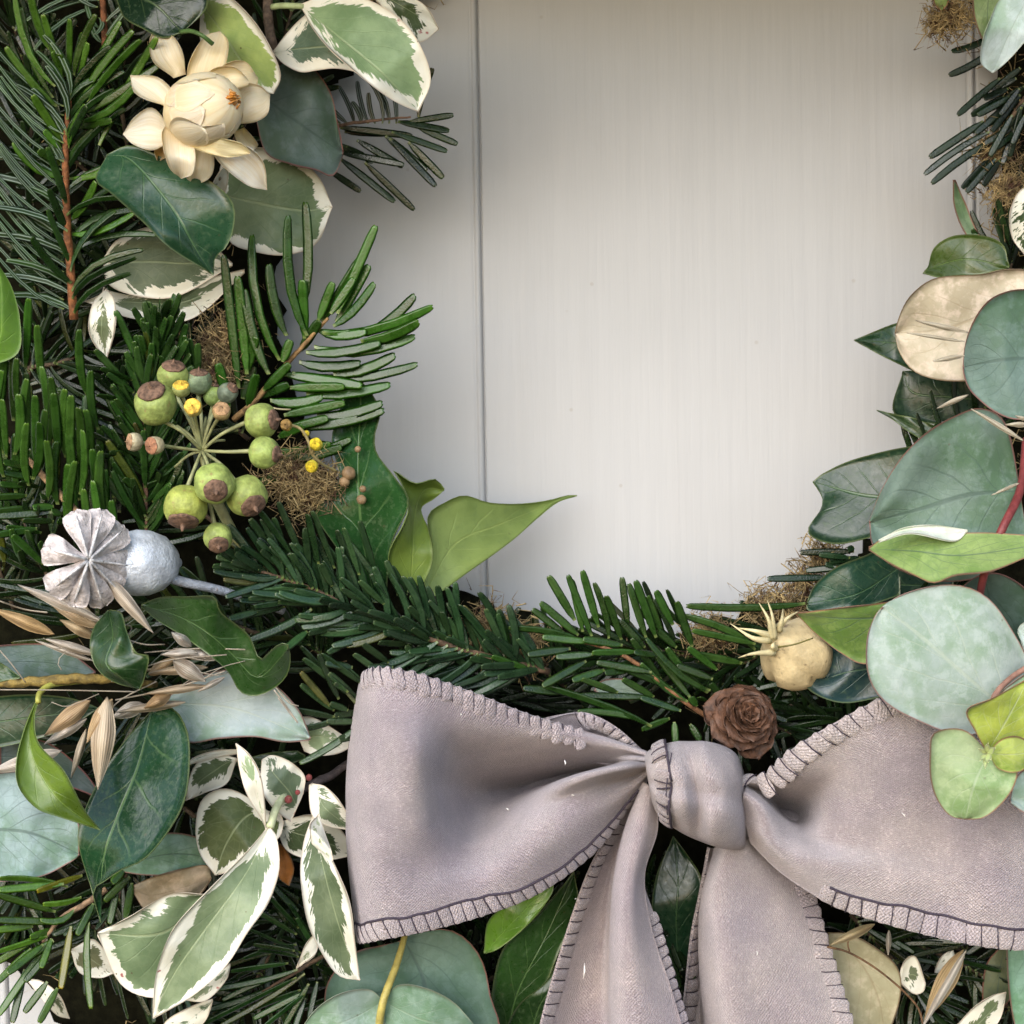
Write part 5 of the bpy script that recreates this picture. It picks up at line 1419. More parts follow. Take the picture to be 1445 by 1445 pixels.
# bud: an egg that points right and towards the viewer
V, Fc = lathe([(.05, -1.0), (.5, -.9), (.82, -.6), (.98, -.2), (1.0, .1), (.94, .4), (.78, .68), (.55, .88), (.34, .97), (.2, 1.0)], 28)
ang = np.arctan2(V[:, 1], V[:, 0])
f_ = 1 + .022 * np.sin(5 * ang + 3.0 * V[:, 2]) + .012 * np.sin(9 * ang - 2 * V[:, 2])
V[:, 0] *= f_
V[:, 1] *= f_
sc_ = px(96)
Rb = frame(pdir(.80, -.12, .58))
me = bpy.data.meshes.new('bud')
uvb = np.c_[np.clip((V[:, 2] + 1) / 2, 0, 1) * .6 + .05, (ang / 6.2832) % 1]
me.from_pydata((V * np.array([49, 49, 60]) * sc_).tolist(), [], Fc)
l = me.uv_layers.new(name='uv')
idx = np.empty(len(me.loops), int)
me.loops.foreach_get('vertex_index', idx)
l.data.foreach_set('uv', uvb.astype(np.float32)[idx].ravel())
at_ = me.attributes.new('edge', 'FLOAT', 'POINT')
at_.data.foreach_set('value', np.full(len(V), 5.0, np.float32))
me.materials.append(M_PETAL)
me.polygons.foreach_set('use_smooth', np.ones(len(me.polygons), bool))
child_matrix('bud', me, fl, Rb, P(286, 155, 98), color=(.90, .81, .58))
bc = P(286, 155, 98)


def on_bud(az, h, k=1.0):
    """point on the bud: azimuth, height -1..1"""
    r_ = math.sqrt(max(0, 1 - abs(h) ** 2.3)) * k
    return bc + Rb @ (np.array([49 * r_ * math.cos(az), 49 * r_ * math.sin(az), 60 * h * (1 + (k - 1) * .6)]) * sc_)


# scales that wrap the bud
for k, (az0, h0, h1, wd) in enumerate([(i * 2.399, -.55 + .045 * i, .42 + .04 * i, .62 - .012 * i) for i in range(13)]):
    n_, m_ = 12, 7
    S = np.zeros((n_, m_, 3))
    for i in range(n_):
        t_ = i / (n_ - 1)
        ww = wd * (math.sin(math.pi * (.16 + .84 * t_)) ** .6 if t_ < .999 else .0)
        for j in range(m_):
            u_ = -1 + 2 * j / (m_ - 1)
            S[i, j] = on_bud(az0 + u_ * ww, min(.985, h0 + (h1 - h0) * t_), 1.008 + .004 * (k % 3) + .012 * t_)
    V_, F_, _ = shell(S, .00012)
    uv_ = np.c_[np.repeat(np.linspace(.1, .75, n_), m_), np.tile(np.linspace(0, 1, m_), n_)]
    mesh('bud_scale', V_, F_, M_PETAL, fl, (.90, .82 - .01 * (k % 4), .61 - .02 * (k % 3)), np.vstack([uv_, uv_]), np.full(len(V_), 5.0))
s_ = Soup()
for k in range(46):
    a_, h_ = rng.uniform(0, 6.28), rng.uniform(0, .32)
    b_ = bc + Rb @ (np.array([49 * h_ * math.cos(a_), 49 * h_ * math.sin(a_), 57]) * sc_)
    t_ = bc + Rb @ (np.array([49 * h_ * .6 * math.cos(a_), 49 * h_ * .6 * math.sin(a_), 66 + rng.uniform(-2, 3)]) * sc_)
    s_.add(*tube_geo([b_, (b_ + t_) / 2, t_], [.00035, .0003, .00015], 4))
s_.build('floret_tuft', M_PETAL, fl, (.62, .26, .03))['kind'] = 'stuff'

# ------------------------------------------------------------------ ivy berries
bc_ = empty('ivy_berry_cluster', P(285, 635, 82), 'cluster of green ivy berries with brown caps on a branching stalk', 'berry cluster')
STK = (.28, .29, .14)


def globe(parent, x, y, d, r, dx, dy, tw, col, cap=True, capr=.62, name='berry', capcol=(.145, .085, .055)):
    R_ = frame(pdir(dx, dy, tw))
    z = math.sqrt(1 - capr * capr)
    prof = [(.04, -1)] + [(math.sin(a) * (1 + .03 * math.sin(3 * a)), -math.cos(a) * .97) for a in np.linspace(.25, math.pi - math.asin(capr), 11)]
    V, Fc = lathe(prof, 22)
    an = np.arctan2(V[:, 1], V[:, 0])
    V[:, :2] *= (1 + .03 * np.sin(5 * an + rng.uniform(0, 6)))[:, None]
    V[:, 0] *= rng.uniform(.94, 1.05)
    V[:, 2] *= rng.uniform(.92, 1.02)
    me = bpy.data.meshes.new(name)
    me.from_pydata((V * r * px(d)).tolist(), [], Fc)
    me.materials.append(M_BERRY)
    me.polygons.foreach_set('use_smooth', np.ones(len(me.polygons), bool))
    c = P(x, y, d)
    o = child_matrix(name, me, parent, R_, c, color=col)
    if cap:
        zz = z * .97
        prof = [(capr * 1.03, zz - .02), (capr * 1.02, zz + .05), (capr * .9, zz + .10), (capr * .6, zz + .17), (capr * .25, zz + .20), (.12, zz + .22), (.07, zz + .42), (.03, zz + .50)]
        V, Fc = lathe(prof, 20)
        V[:, 2] += .015 * np.sin(np.arange(len(V)) * 2.3)
        V[:, :2] *= (1 + .03 * np.sin(np.arange(len(V)) * 1.9))[:, None]
        me = bpy.data.meshes.new('cap')
        me.from_pydata((V * r * px(d)).tolist(), [], Fc)
        me.materials.append(M_CAP)
        me.polygons.foreach_set('use_smooth', np.ones(len(me.polygons), bool))
        q = bpy.data.objects.new('cap', me)
        COL.objects.link(q)
        q.parent = o
        q.color = (*capcol, 1)
    return o


BG = (.25, .31, .085)
HUB = (285, 636, 84)
berries = [(755, 655, 96, 110, -.1, -.75, .7, BG, .60), (840, 515, 84, 76, .15, -.85, .5, BG, .72), (965, 545, 82, 64, .1, -.9, .4, (.16, .21, .12), .68), (1042, 615, 80, 56, .1, -.7, .2, (.2, .28, .08), .3), (1105, 600, 84, 54, .6, -.5, .5, (.13, .16, .11), .55),
           (1268, 735, 92, 86, .9, -.05, .35, BG, .58), (1283, 890, 94, 78, .92, .12, .35, (.26, .33, .09), .52), (1040, 1040, 104, 103, .2, .35, .85, (.27, .34, .09), .56), (1198, 1100, 98, 102, .45, .55, .6, (.28, .34, .09), .62),
           (900, 1150, 100, 112, -.05, .85, .5, (.30, .34, .075), .66), (1058, 1302, 98, 76, .15, .55, .75, BG, .64)]
for x, y, d_, rr, dx, dy, tw, col, cp in berries:
    X, Y = K3(x, y)
    globe(bc_, X, Y, d_, rr * .29066, dx, dy, tw, col, True, cp)
    n_ = math.hypot(dx, dy) + 1e-6
    ex, ey = X - dx * rr * .24, Y - dy * rr * .24
    mx_, my_ = (HUB[0] + ex) / 2 + rng.uniform(-4, 4), (HUB[1] + ey) / 2 + rng.uniform(-5, 2)
    tube('stalk', [HUB, (mx_, my_, (84 + d_) / 2 + 2), (ex, ey, d_ - 3)], [2.4, 2.4, 3.4], M_STEM, bc_, STK)
buds = [(880, 580, 96, 44, .05, -.75, .6, (.26, .29, .10), (.62, .40, .05)), (938, 672, 100, 46, 0, -.3, .95, (.36, .30, .08), (.66, .42, .06)), (1075, 690, 96, 46, .15, -.55, .8, (.30, .22, .10), (.33, .20, .10)),
        (650, 838, 94, 46, -.85, -.05, .5, (.40, .36, .24), (.30, .18, .10)), (752, 855, 96, 48, -.6, .05, .8, (.38, .32, .2), (.28, .13, .07))]
for x, y, d_, rr, dx, dy, tw, col, cc in buds:
    X, Y = K3(x, y)
    globe(bc_, X, Y, d_, rr * .29066, dx, dy, tw, col, True, .86, 'bud', cc)
    tube('stalk', [HUB, ((HUB[0] + X) / 2, (HUB[1] + Y) / 2 + rng.uniform(-3, 3), 88), (X - dx * 9, Y - dy * 9, d_ - 3)], [2.2, 2.0, 2.8], M_STEM, bc_, STK)
for ex, ey in [(850, 960), (1090, 830), (1020, 940), (930, 760), (1000, 720), (860, 760), (900, 800)]:
    X, Y = K3(ex, ey)
    tube('stalk', [HUB, ((HUB[0] + X) / 2, (HUB[1] + Y) / 2 - 5, 84), (X, Y, 80)], [2.2, 1.8], M_STEM, bc_, STK)
tube('stem', [(284, 634, 84), (298, 690, 84), (315, 725, 82), (335, 762, 80), (362, 800, 76)], [4.5, 7.5, 7.5, 7], M_STEM, bc_, (.17, .17, .075))
yb = empty('yellow_bud_spray', P(475, 685, 70), 'two small yellow buds on thin stalks right of the berries', 'buds')
for x, y, d_, rr in [(446, 627, 78, 10), (440, 658, 80, 9.5), (404, 600, 76, 9), (432, 612, 70, 5)]:
    globe(yb, x, y, d_, rr, -.1, .2 if y > 640 else -.2, .9, (.55, .46, .04) if x > 410 else (.40, .26, .06), True, .8, 'bud', (.62, .46, .02) if x > 410 else (.34, .20, .06))
tube('stalk', [(475, 665, 66), (455, 655, 72), (440, 640, 75), (436, 625, 76), (425, 606, 70), (405, 598, 72)], 2.2, M_STEM, yb, (.34, .27, .12))
tube('stalk', [(440, 640, 75), (444, 634, 77)], 2, M_STEM, yb, (.34, .27, .12))
tube('stalk', [(372, 572, 70), (392, 577, 72), (410, 578, 70)], 1.2, M_STEM, yb, (.4, .35, .2))
for x, y, rr, d_ in [(492, 668, 10, 66), (486, 680, 8, 66), (510, 705, 7, 69), (505, 634, 5, 66), (512, 690, 5, 70)]:
    o = globe(yb, x, y, d_, rr, .3, -.3, .8, (.26, .17, .09), False, .3, 'seed_head')

# ------------------------------------------------------------------ silver poppy head
pp = empty('poppy_head', P(300, 830, 82), 'silver sprayed poppy seed head with a star shaped crown at the left', 'seed head')
V, Fc = lathe([(.12, -1.12), (.2, -1.02), (.5, -.9), (.82, -.6), (.98, -.2), (1, .15), (.88, .55), (.62, .85), (.45, 1.0), (.45, 1.15), (.3, 1.2)], 26)
an = np.arctan2(V[:, 1], V[:, 0])
V[:, :2] *= (1 + .018 * np.sin(9 * an))[:, None]
me = bpy.data.meshes.new('capsule')
me.from_pydata((V * np.array([47, 47, 56]) * px(94)).tolist(), [], Fc)
me.materials.append(M_POPPY)
me.polygons.foreach_set('use_smooth', np.ones(len(me.polygons), bool))
child_matrix('capsule', me, pp, frame(pdir(-.80, -.06, .60)), P(198, 794, 93), color=(.60, .645, .71))
tube('stem', [(236, 815, 90), (262, 822, 88), (300, 830, 84), (345, 843, 78), (400, 862, 72)], [7.5, 6.5, 6.5, 6], M_SILVER, pp, (.33, .36, .42))
PC = (125, 790)
for a_, L_, hw in [(107, 72, 19), (73, 74, 19), (36, 72, 20), (-8, 66, 20), (-43, 66, 18), (-74, 70, 18), (-108, 70, 18), (-142, 72, 20), (165, 67, 22)]:
    a_ += rng.uniform(-3, 3)
    c_, s_ = math.cos(math.radians(a_)), math.sin(math.radians(a_))

    def q_(t, w):
        # fold the crown back a little on the right side, where it faces the capsule
        return (PC[0] + (c_ * t - s_ * w) * (1 if c_ < .3 else .93), PC[1] - (s_ * t + c_ * w))
    Lp = [q_(0, .5), q_(L_ * .35, hw * .42), q_(L_ * .7, hw * .92), q_(L_ * .9, hw * 1.0), q_(L_ * .95, hw * .55), q_(L_ * 1.0, hw * .2), q_(L_ * .97, 0)]
    Rp = [q_(0, -.5), q_(L_ * .35, -hw * .42), q_(L_ * .7, -hw * .92), q_(L_ * .9, -hw * 1.0), q_(L_ * .95, -hw * .55), q_(L_ * 1.0, -hw * .2), q_(L_ * .97, 0)]
    dm_ = 112 - 5 * c_
    o = leaf(Lp, Rp, [q_(0, 0), q_(L_ * .5, 0), q_(L_ * .97, 0)], (114, dm_ + 1, dm_ - 4 + 3 * -c_), -3.2, -3.2, M_SILVER, (.52, .47, .46), pp, 'crown_lobe', .7, 18, 9, .8, .8)
    tube('ridge', [(*q_(2, 0), 115), (*q_(L_ * .45, 0), dm_ + 2.2), (*q_(L_ * .9, 0), dm_ - 1.5)], [2.6, 2.2, 1.2], M_SILVER, o, (.62, .60, .60), seg=6)

# ------------------------------------------------------------------ dry oats
ot = empty('oat_sprig', P(330, 945, 80), 'bundle of dry pale oat husks and threads below the poppy head', 'dried oats')
OC = (.66, .60, .52)


def husk(parent, b, t, w, d, col=OC, xf=K5, lift=3.5, side=0.0, nm='husk'):
    (bx, by), (tx, ty) = (xf(*b) if xf else b), (xf(*t) if xf else t)
    w = w * (.25 if xf else 1)
    dx, dy = tx - bx, ty - by
    L_ = math.hypot(dx, dy)
    nx, ny = dy / L_, -dx / L_

    def e(t_, k):
        return (bx + dx * t_ + nx * w * k, by + dy * t_ + ny * w * k)
    leaf([e(0, .0), e(.15, .32), (e(.4, .52)), e(.7, .36), e(.9, .12), e(1, 0)], [e(0, -.0), e(.15, -.32), e(.4, -.52), e(.7, -.36), e(.9, -.12), e(1, 0)], [e(0, 0), e(.5, side), e(1, 0)], (d, d + lift, d + lift * .6), -lift * .8, -lift * .8, M_HUSK, col, parent, nm, .25, 14, 9, .3, .1)


for b, t, w, d_, col in [((500, 610), (85, 430), 62, 92, OC), ((490, 640), (240, 520), 70, 90, (.5, .38, .24)), ((470, 690), (290, 600), 60, 88, (.52, .40, .24)), ((265, 672), (-40, 545), 70, 92, (.56, .38, .18)), ((470, 770), (210, 690), 46, 88, OC),
                         ((500, 375), (745, 668), 72, 106, (.55, .47, .37)), ((450, 800), (170, 700), 30, 86, OC), ((440, 990), (215, 1165), 92, 92, (.48, .34, .19)), ((420, 1080), (215, 1205), 60, 90, OC), ((520, 975), (475, 1425), 130, 98, (.58, .48, .34)), ((545, 985), (420, 1200), 90, 96, (.52, .37, .2)),
                         ((420, 1130), (345, 1370), 40, 92, (.5, .42, .3)), ((300, 1235), (-60, 1345), 85, 84, OC), ((840, 800), (1000, 900), 95, 94, (.42, .38, .32)), ((720, 870), (860, 780), 60, 88, (.5, .36, .2)), ((830, 960), (700, 1030), 70, 92, (.36, .24, .12)),
                         ((700, 1010), (545, 1075), 80, 86, OC), ((930, 730), (830, 660), 55, 92, (.5, .47, .42)), ((1000, 790), (840, 740), 50, 92, (.5, .44, .36)), ((960, 760), (780, 770), 45, 94, OC), ((1010, 830), (720, 860), 50, 90, (.5, .4, .27)), ((1000, 920), (700, 960), 44, 92, (.5, .4, .28)), ((900, 1000), (560, 1050), 46, 88, (.5, .43, .33)),
                         ((1060, 790), (900, 750), 40, 90, OC), ((1090, 880), (960, 950), 30, 90, OC)]:
    husk(ot, b, t, w, d_, col)
for pts_ in [[(0, 940), (300, 942), (660, 950)], [(170, 700), (260, 740), (330, 740), (280, 800), (300, 845)], [(0, 750), (60, 820), (125, 905)], [(540, 900), (800, 800), (1100, 770)], [(560, 990), (850, 930), (1090, 850)], [(700, 760), (950, 740), (1190, 745)], [(900, 780), (1020, 800), (1100, 770)],
             [(950, 850), (1050, 870), (1110, 855)], [(600, 690), (700, 720), (800, 720)], [(250, 1000), (330, 1020), (480, 960)], [(0, 510), (120, 550), (230, 565)], [(600, 700), (640, 640), (600, 620)], [(480, 1180), (560, 1010), (760, 900)], [(1330, 940), (1390, 1020), (1445, 1100)],
             [(1340, 930), (1400, 1000), (1450, 1020)], [(1350, 980), (1420, 1070), (1440, 1090)], [(1000, 880), (1080, 830), (1190, 800)], [(880, 920), (960, 870), (1080, 830)]]:
    tube('awn', [(*p_, 95 + rng.uniform(-3, 4)) for p_ in pts_], rng.uniform(.7, 1.3), M_HUSK, ot, (.62, .56, .46), xf=K5, seg=5, n=10)
tube('oat_stem', [(120, 700 + 540 * .29, 88), (200, 945, 88), (280, 915, 86), (350, 905, 78)], 2.4, M_HUSK, ot, (.5, .4, .24))
ot2 = empty('oat_sprig', P(1350, 1330, 70), 'dry oat husk hanging below the right loop of the bow', 'dried oats')
husk(ot2, (1150, 1085), (960, 1430), 110, 76, (.38, .27, .13), KB)
husk(ot2, (1165, 1085), (945, 1470), 46, 78, (.62, .58, .50), KB)
husk(ot2, (720, 960), (500, 1065), 50, 74, (.44, .36, .2), KB)
husk(ot2, (790, 990), (785, 1110), 26, 66, (.6, .56, .48), KB)
tube('awn', [(490, 1070, 74), (600, 1100, 73), (760, 1200, 72), (920, 1350, 70), (960, 1470, 70)], 1.6, M_BARK, ot2, (.12, .065, .03), xf=KB)
tube('awn', [(600, 1100, 74), (590, 1060, 74), (595, 1030, 74)], 1.2, M_BARK, ot2, (.12, .065, .03), xf=KB)
ot3 = empty('oat_sprig', P(1445, 600, 90), 'thin pale oat husks lying on the leaves at the right edge', 'dried oats')
for b, t, w, d_ in [((1440, 1050), (1145, 870), 26, 95), ((1130, 790), (950, 870), 24, 84), ((1130, 440), (830, 370), 30, 82), ((1110, 490), (780, 440), 16, 82), ((1110, 570), (930, 600), 26, 80), ((1480, 960), (1340, 960), 26, 95), ((1420, 1290), (1260, 1360), 14, 95), ((1480, 940), (1395, 910), 18, 95)]:
    (bx, by), (tx, ty) = KD(*b), KD(*t)
    husk(ot3, (bx, by), (tx, ty), w * .25, d_, (.62, .57, .44), None, 1.2)

# ------------------------------------------------------------------ gold seed pod
gp = empty('seed_pod', P(1150, 950, 80), 'gold straw coloured seed pod with curled horns beside the small cone', 'seed pod')
V, Fc = lathe([(.06, -1.05), (.4, -.95), (.75, -.65), (.95, -.25), (1, .1), (.80, .40), (.50, .74), (.22, 1.04), (.08, 1.3)], 30)
an = np.arctan2(V[:, 1], V[:, 0])
V[:, :2] *= (1 - .17 * np.abs(np.cos(2.5 * an)) ** 24 * np.clip(1.1 - np.abs(V[:, 2]), 0, 1))[:, None]
Rg = frame(pdir(-.62, -.42, .66))
gc = P(1122, 922, 80)
me = bpy.data.meshes.new('pod_body')
me.from_pydata((V * np.array([54, 54, 60]) * px(80)).tolist(), [], Fc)
me.materials.append(M_POD)
me.polygons.foreach_set('use_smooth', np.ones(len(me.polygons), bool))
child_matrix('pod_body', me, gp, Rg, gc, color=(.60, .48, .27))
for b, m, t in [((225, 690), (205, 600), (158, 518)), ((230, 690), (225, 590), (200, 508)), ((215, 680), (140, 655), (50, 640)), ((210, 700), (130, 690), (20, 620)), ((230, 760), (130, 765), (58, 785)), ((250, 640), (300, 590), (350, 560)), ((255, 650), (270, 600), (275, 548)), ((240, 735), (330, 720), (420, 690)), ((235, 740), (225, 725), (240, 710))]:
    (bx, by), (mx, my), (tx, ty) = KC(*b), KC(*m), KC(*t)
    tube('horn', [(bx, by, 90), (mx, my, 93), (tx, ty, 90)], [6, 2.6, .6] if abs(t[0] - 420) > 1 else [1.5, 1], M_POD, gp, (.64, .56, .32) if abs(t[0] - 420) > 1 else (.16, .14, .04), seg=7)

# ------------------------------------------------------------------ small larch cone
cn = empty('larch_cone', P(1045, 1040, 74), 'small brown open cone with rose like scales above the bow knot', 'cone')
Rc = frame(pdir(.22, -.42, .88))
cc = P(1053, 1014, 78)
u_ = px(84)
scm = []
for var in range(3):
    n_, m_ = 11, 9
    S = np.zeros((n_, m_, 3))
    for i in range(n_):
        t_ = i / (n_ - 1)
        ww = .66 * (.30 + .70 * math.sin(math.pi * .5 * min(1, t_ * 1.25))) * (1 if t_ < .72 else math.sqrt(max(0.015, 1 - ((t_ - .72) / .28) ** 2)))
        for j in range(m_):
            q = -1 + 2 * j / (m_ - 1)
            S[i, j] = (q * ww, t_ - .05 * q * q + .012 * math.sin(9 * q + var * 2 + 1) * t_, -.40 * (q * ww) ** 2 - .14 * math.sin(math.pi * t_) + .16 * max(0, t_ - .7) ** 1.0 + .03 * math.sin(4 * q + 2 * var) * t_)
    V_, F_, _ = shell(S, .03)
    me = bpy.data.meshes.new('scale')
    me.from_pydata(V_.tolist(), [], [tuple(int(k) for k in f) for f in F_])
    me.materials.append(M_CONE)
    me.polygons.foreach_set('use_smooth', np.ones(len(me.polygons), bool))
    scm.append(me)
NS = 36
for i in range(NS):
    t_ = i / (NS - 1)
    az = i * 2.39996
    out = np.array([math.cos(az), math.sin(az), 0])
    a = math.radians(82 - 74 * t_ ** .8 + rng.uniform(-3, 3))
    Y = out * math.sin(a) + np.array([0, 0, 1]) * math.cos(a)
    tang = np.array([-math.sin(az), math.cos(az), 0])
    Rl = np.stack([tang, Y, np.cross(tang, Y)], 1)
    size = (46 - 26 * t_) * u_ * rng.uniform(.94, 1.06)
    loc = cc + Rc @ ((out * (13 * (1 - t_) + 1.5) + np.array([0, 0, -30 + 48 * t_])) * u_)
    k = rng.uniform(.75, 1.25)
    child_matrix('scale', scm[i % 3], cn, Rc @ Rl, loc, (size, size, size), (.085 * k, .040 * k, .022 * k))
V, Fc = lathe([(.1, -40), (12, -34), (16, -10), (13, 12), (6, 26), (.5, 30)], 12)
me = bpy.data.meshes.new('core')
me.from_pydata((V * u_).tolist(), [], Fc)
me.materials.append(M_CONE)
child_matrix('core', me, cn, Rc, cc, color=(.07, .03, .015))

# ------------------------------------------------------------------ velvet bow
bow = empty('ribbon_bow', P(980, 1120, 70), 'dusky mauve velvet ribbon bow with stitched edges and two hanging tails', 'bow')
VC = (.315, .282, .296)
HC = (.35, .315, .325)
TH = (.04, .03, .045)


def sheet(rows, nr=40, nc=90, th=.9, name='loop', parent=bow, color=VC, wave=.35, pleat=None):
    """rows: list of control rows, each a list of (x, y, d); returns the object and the world grid (rows across, columns along)"""
    A = np.asarray(rows, float)
    R_, C_ = A.shape[:2]
    a = np.stack([cr_eval(A[i], np.linspace(0, C_ - 1, nc)) for i in range(R_)])
    b = np.stack([cr_eval(a[:, j], np.linspace(0, R_ - 1, nr)) for j in range(nc)], 1)
    b[..., 2] += wave * wob(nr, nc, 3.0)
    if pleat:
        k_, am, reach, ph = pleat
        v_, u_ = np.linspace(0, 1, nr)[:, None], np.linspace(0, 1, nc)[None]
        sk = v_ + .05 * np.sin(9 * u_)
        b[..., 2] += am * np.sin(2 * np.pi * k_ * sk + ph) * np.exp(-(u_ / reach) ** 2) * np.sin(np.pi * np.clip(v_, .04, .96)) ** .5
    S = P(b.reshape(-1, 3)).reshape(nr, nc, 3)
    V, Fc, _ = shell(S, th / 1000)
    du = np.linalg.norm(np.diff(S, axis=1), axis=2).mean(0)
    dv = np.linalg.norm(np.diff(S, axis=0), axis=2).mean(1)
    uu = np.r_[0, np.cumsum(du)] * 1000
    vv = np.r_[0, np.cumsum(dv)] * 1000
    uv = np.c_[np.tile(uu, nr), np.repeat(vv, nc)]
    return mesh(name, V, Fc, M_VELVET, parent, color, np.vstack([uv, uv])), S


def make_stitch():
    """a puffed fold of ribbon between two threads: x across the hem, y along it, z outwards"""
    V, Fc = [], []
    nx, ny = 9, 6
    for i in range(nx):
        x = -1 + 2 * i / (nx - 1)
        e = (1 - abs(x) ** 4.0) ** .5 if abs(x) < 1 else 0.12
        for j in range(ny):
            q = math.pi * j / (ny - 1)
            y = math.cos(q) * (.5 + .5 * e)
            V.append((x, y * (1.0), (math.sin(q) ** .7) * e - .15))
    for i in range(nx - 1):
        for j in range(ny - 1):
            a = i * ny + j
            Fc.append((a, a + ny, a + ny + 1, a + 1))
    me = bpy.data.meshes.new('stitch')
    me.from_pydata(V, [], Fc)
    l = me.uv_layers.new(name='uv')
    idx = np.empty(len(me.loops), int)
    me.loops.foreach_get('vertex_index', idx)
    l.data.foreach_set('uv', (np.array(V)[:, :2] * np.array([2.6, 1.6])).astype(np.float32)[idx].ravel())
    me.materials.append(M_VELVET)
    me.polygons.foreach_set('use_smooth', np.ones(len(me.polygons), bool))
    me.update()
    return me


STITCH = make_stitch()


def hem(S, parent, edge, c0, c1, step, width, slant=0.0, thick=1.3, color=HC, seam=False, inset=0.42, thread=.36, both=True, off=0.0, lift=.45):
    """ribbed stitched hem along the first ('top') or last ('bottom') row of a ribbon grid, between columns c0..c1 (0..1); sizes in mm"""
    nr, nc = S.shape[:2]
    E = S[0] if edge == 'top' else S[-1]
    # a row about one hem width inside
    k = 1
    col = S if edge == 'top' else S[::-1]
    d = np.linalg.norm(np.diff(col, axis=0), axis=2).mean(1).cumsum() * 1000
    k = int(np.searchsorted(d, width)) + 1
    I = col[min(k, nr - 1)]
    a, b = int(c0 * (nc - 1)), int(c1 * (nc - 1))
    E, I = E[a:b + 1], I[a:b + 1]
    s = np.r_[0, np.cumsum(np.linalg.norm(np.diff(E, axis=0), axis=1))] * 1000
    n = max(2, int(s[-1] / step))
    soup = Soup()
    N3 = []
    for i in range(n + 1):
        q = s[-1] * i / n

        def at(arr, q):
            q = min(max(q, 0), s[-1])
            return np.array([np.interp(q, s, arr[:, j]) for j in range(3)])
        p, inn = at(E, q), at(I, q)
        t = at(E, q + .8) - at(E, q - .8)
        t /= max(np.linalg.norm(t), 1e-9)
        w = inn - p
        w = w - t * np.dot(w, t)
        w /= max(np.linalg.norm(w), 1e-9)
        nn = np.cross(t, w)
        if nn[1] > 0:
            nn = -nn
        sl = slant + rng.uniform(-.10, .10)
        x = w + t * sl
        x /= np.linalg.norm(x)
        y = np.cross(nn, x)
        ww = width * rng.uniform(.92, 1.10)
        c = p + w * (ww * inset + off) / 1000 + nn * lift / 1000
        sx = ww * .52 / 1000
        st = step * rng.uniform(.50, .58) / 1000
        sz = thick * rng.uniform(.85, 1.15) / 1000
        sc = rng.uniform(.88, 1.10)
        child_matrix('stitch', STITCH, parent, np.stack([x, y, nn], 1), c, (sx, st, sz), (color[0] * sc, color[1] * sc, color[2] * sc))
        # the dark thread between this fold and the next
        c2 = c + t * step * .5 / 1000
        pts = [c2 + x * sx * g + nn * (sz * (.62 - .5 * g * g) - .0001) + t * rng.uniform(-.1, .1) / 1000 for g in (-1.06, -.6, 0, .6, 1.04)]
        soup.add(*tube_geo(np.array(pts), thread * rng.uniform(.7, 1.2) / 2000, 6))
        N3.append(c + x * sx * 1.02 + nn * sz * .25)
    if seam:
        N3 = np.array(N3)
        soup.add(*tube_geo(curve(N3, len(N3) * 4, 3), .34 / 1000, 6))
    soup.build('thread', M_THREAD, parent, TH)


# left loop: columns run from the knot to the left turn and back behind
X = [[912, 878, 825, 745, 660, 590, 540, 517, 512, 560, 700, 905],
     [912, 878, 822, 745, 660, 588, 535, 508, 505, 560, 700, 905],
     [913, 878, 820, 742, 656, 590, 530, 499, 500, 560, 700, 905],
     [913, 880, 818, 735, 655, 594, 528, 494, 498, 560, 700, 905],
     [914, 880, 812, 738, 670, 600, 530, 494, 498, 560, 700, 905],
     [914, 882, 824, 748, 676, 606, 532, 498, 500, 560, 700, 905],
     [914, 884, 832, 756, 676, 600, 538, 503, 506, 560, 700, 905],
     [915, 886, 840, 762, 680, 602, 546, 509, 512, 565, 700, 905]]
Y = [[1062, 1050, 1032, 1008, 975, 951, 943, 949, 966, 990, 1040, 1066],
     [1066, 1058, 1050, 1042, 1026, 1004, 998, 1000, 1010, 1022, 1054, 1068],
     [1070, 1068, 1076, 1084, 1076, 1062, 1056, 1054, 1056, 1060, 1060, 1058],
     [1074, 1076, 1092, 1112, 1120, 1116, 1112, 1110, 1110, 1105, 1090, 1064],
     [1078, 1082, 1097, 1130, 1162, 1164, 1166, 1166, 1164, 1150, 1115, 1072],
     [1082, 1096, 1116, 1152, 1196, 1216, 1220, 1220, 1216, 1200, 1145, 1080],
     [1088, 1114, 1152, 1194, 1238, 1264, 1272, 1274, 1268, 1246, 1175, 1090],
     [1094, 1138, 1200, 1258, 1292, 1313, 1324, 1331, 1320, 1290, 1200, 1100]]
D = [[78, 76, 79, 86, 92, 96, 92, 82, 64, 44, 34, 44],
     [82, 82, 80, 82, 88, 97, 94, 82, 64, 44, 34, 44],
     [80, 70, 52, 50, 70, 102, 95, 82, 62, 38, 22, 34],
     [84, 80, 27, 26, 58, 99, 96, 83, 62, 34, 18, 30],
     [80, 94, 95, 66, 64, 97, 98, 83, 62, 38, 22, 34],
     [84, 86, 95, 90, 80, 93, 98, 84, 64, 44, 34, 44],
     [80, 83, 90, 97, 92, 97, 98, 84, 64, 44, 34, 44],
     [78, 79, 83, 88, 92, 96, 96, 84, 64, 44, 34, 44]]
rows = [[(x, y, d) for x, y, d in zip(a, b, c)] for a, b, c in zip(X, Y, D)]
lo, SL = sheet(rows, 84, 150, pleat=(3.4, 6.5, .19, .8))
K = 1 / 11.0
hem(SL, lo, 'top', 2.1 * K, 7.0 * K, 3.3, 5.6, -.55, 1.05)
hem(SL, lo, 'bottom', .3 * K, 7.0 * K, 3.4, 5.2, .22, .75, seam=True, inset=.5)
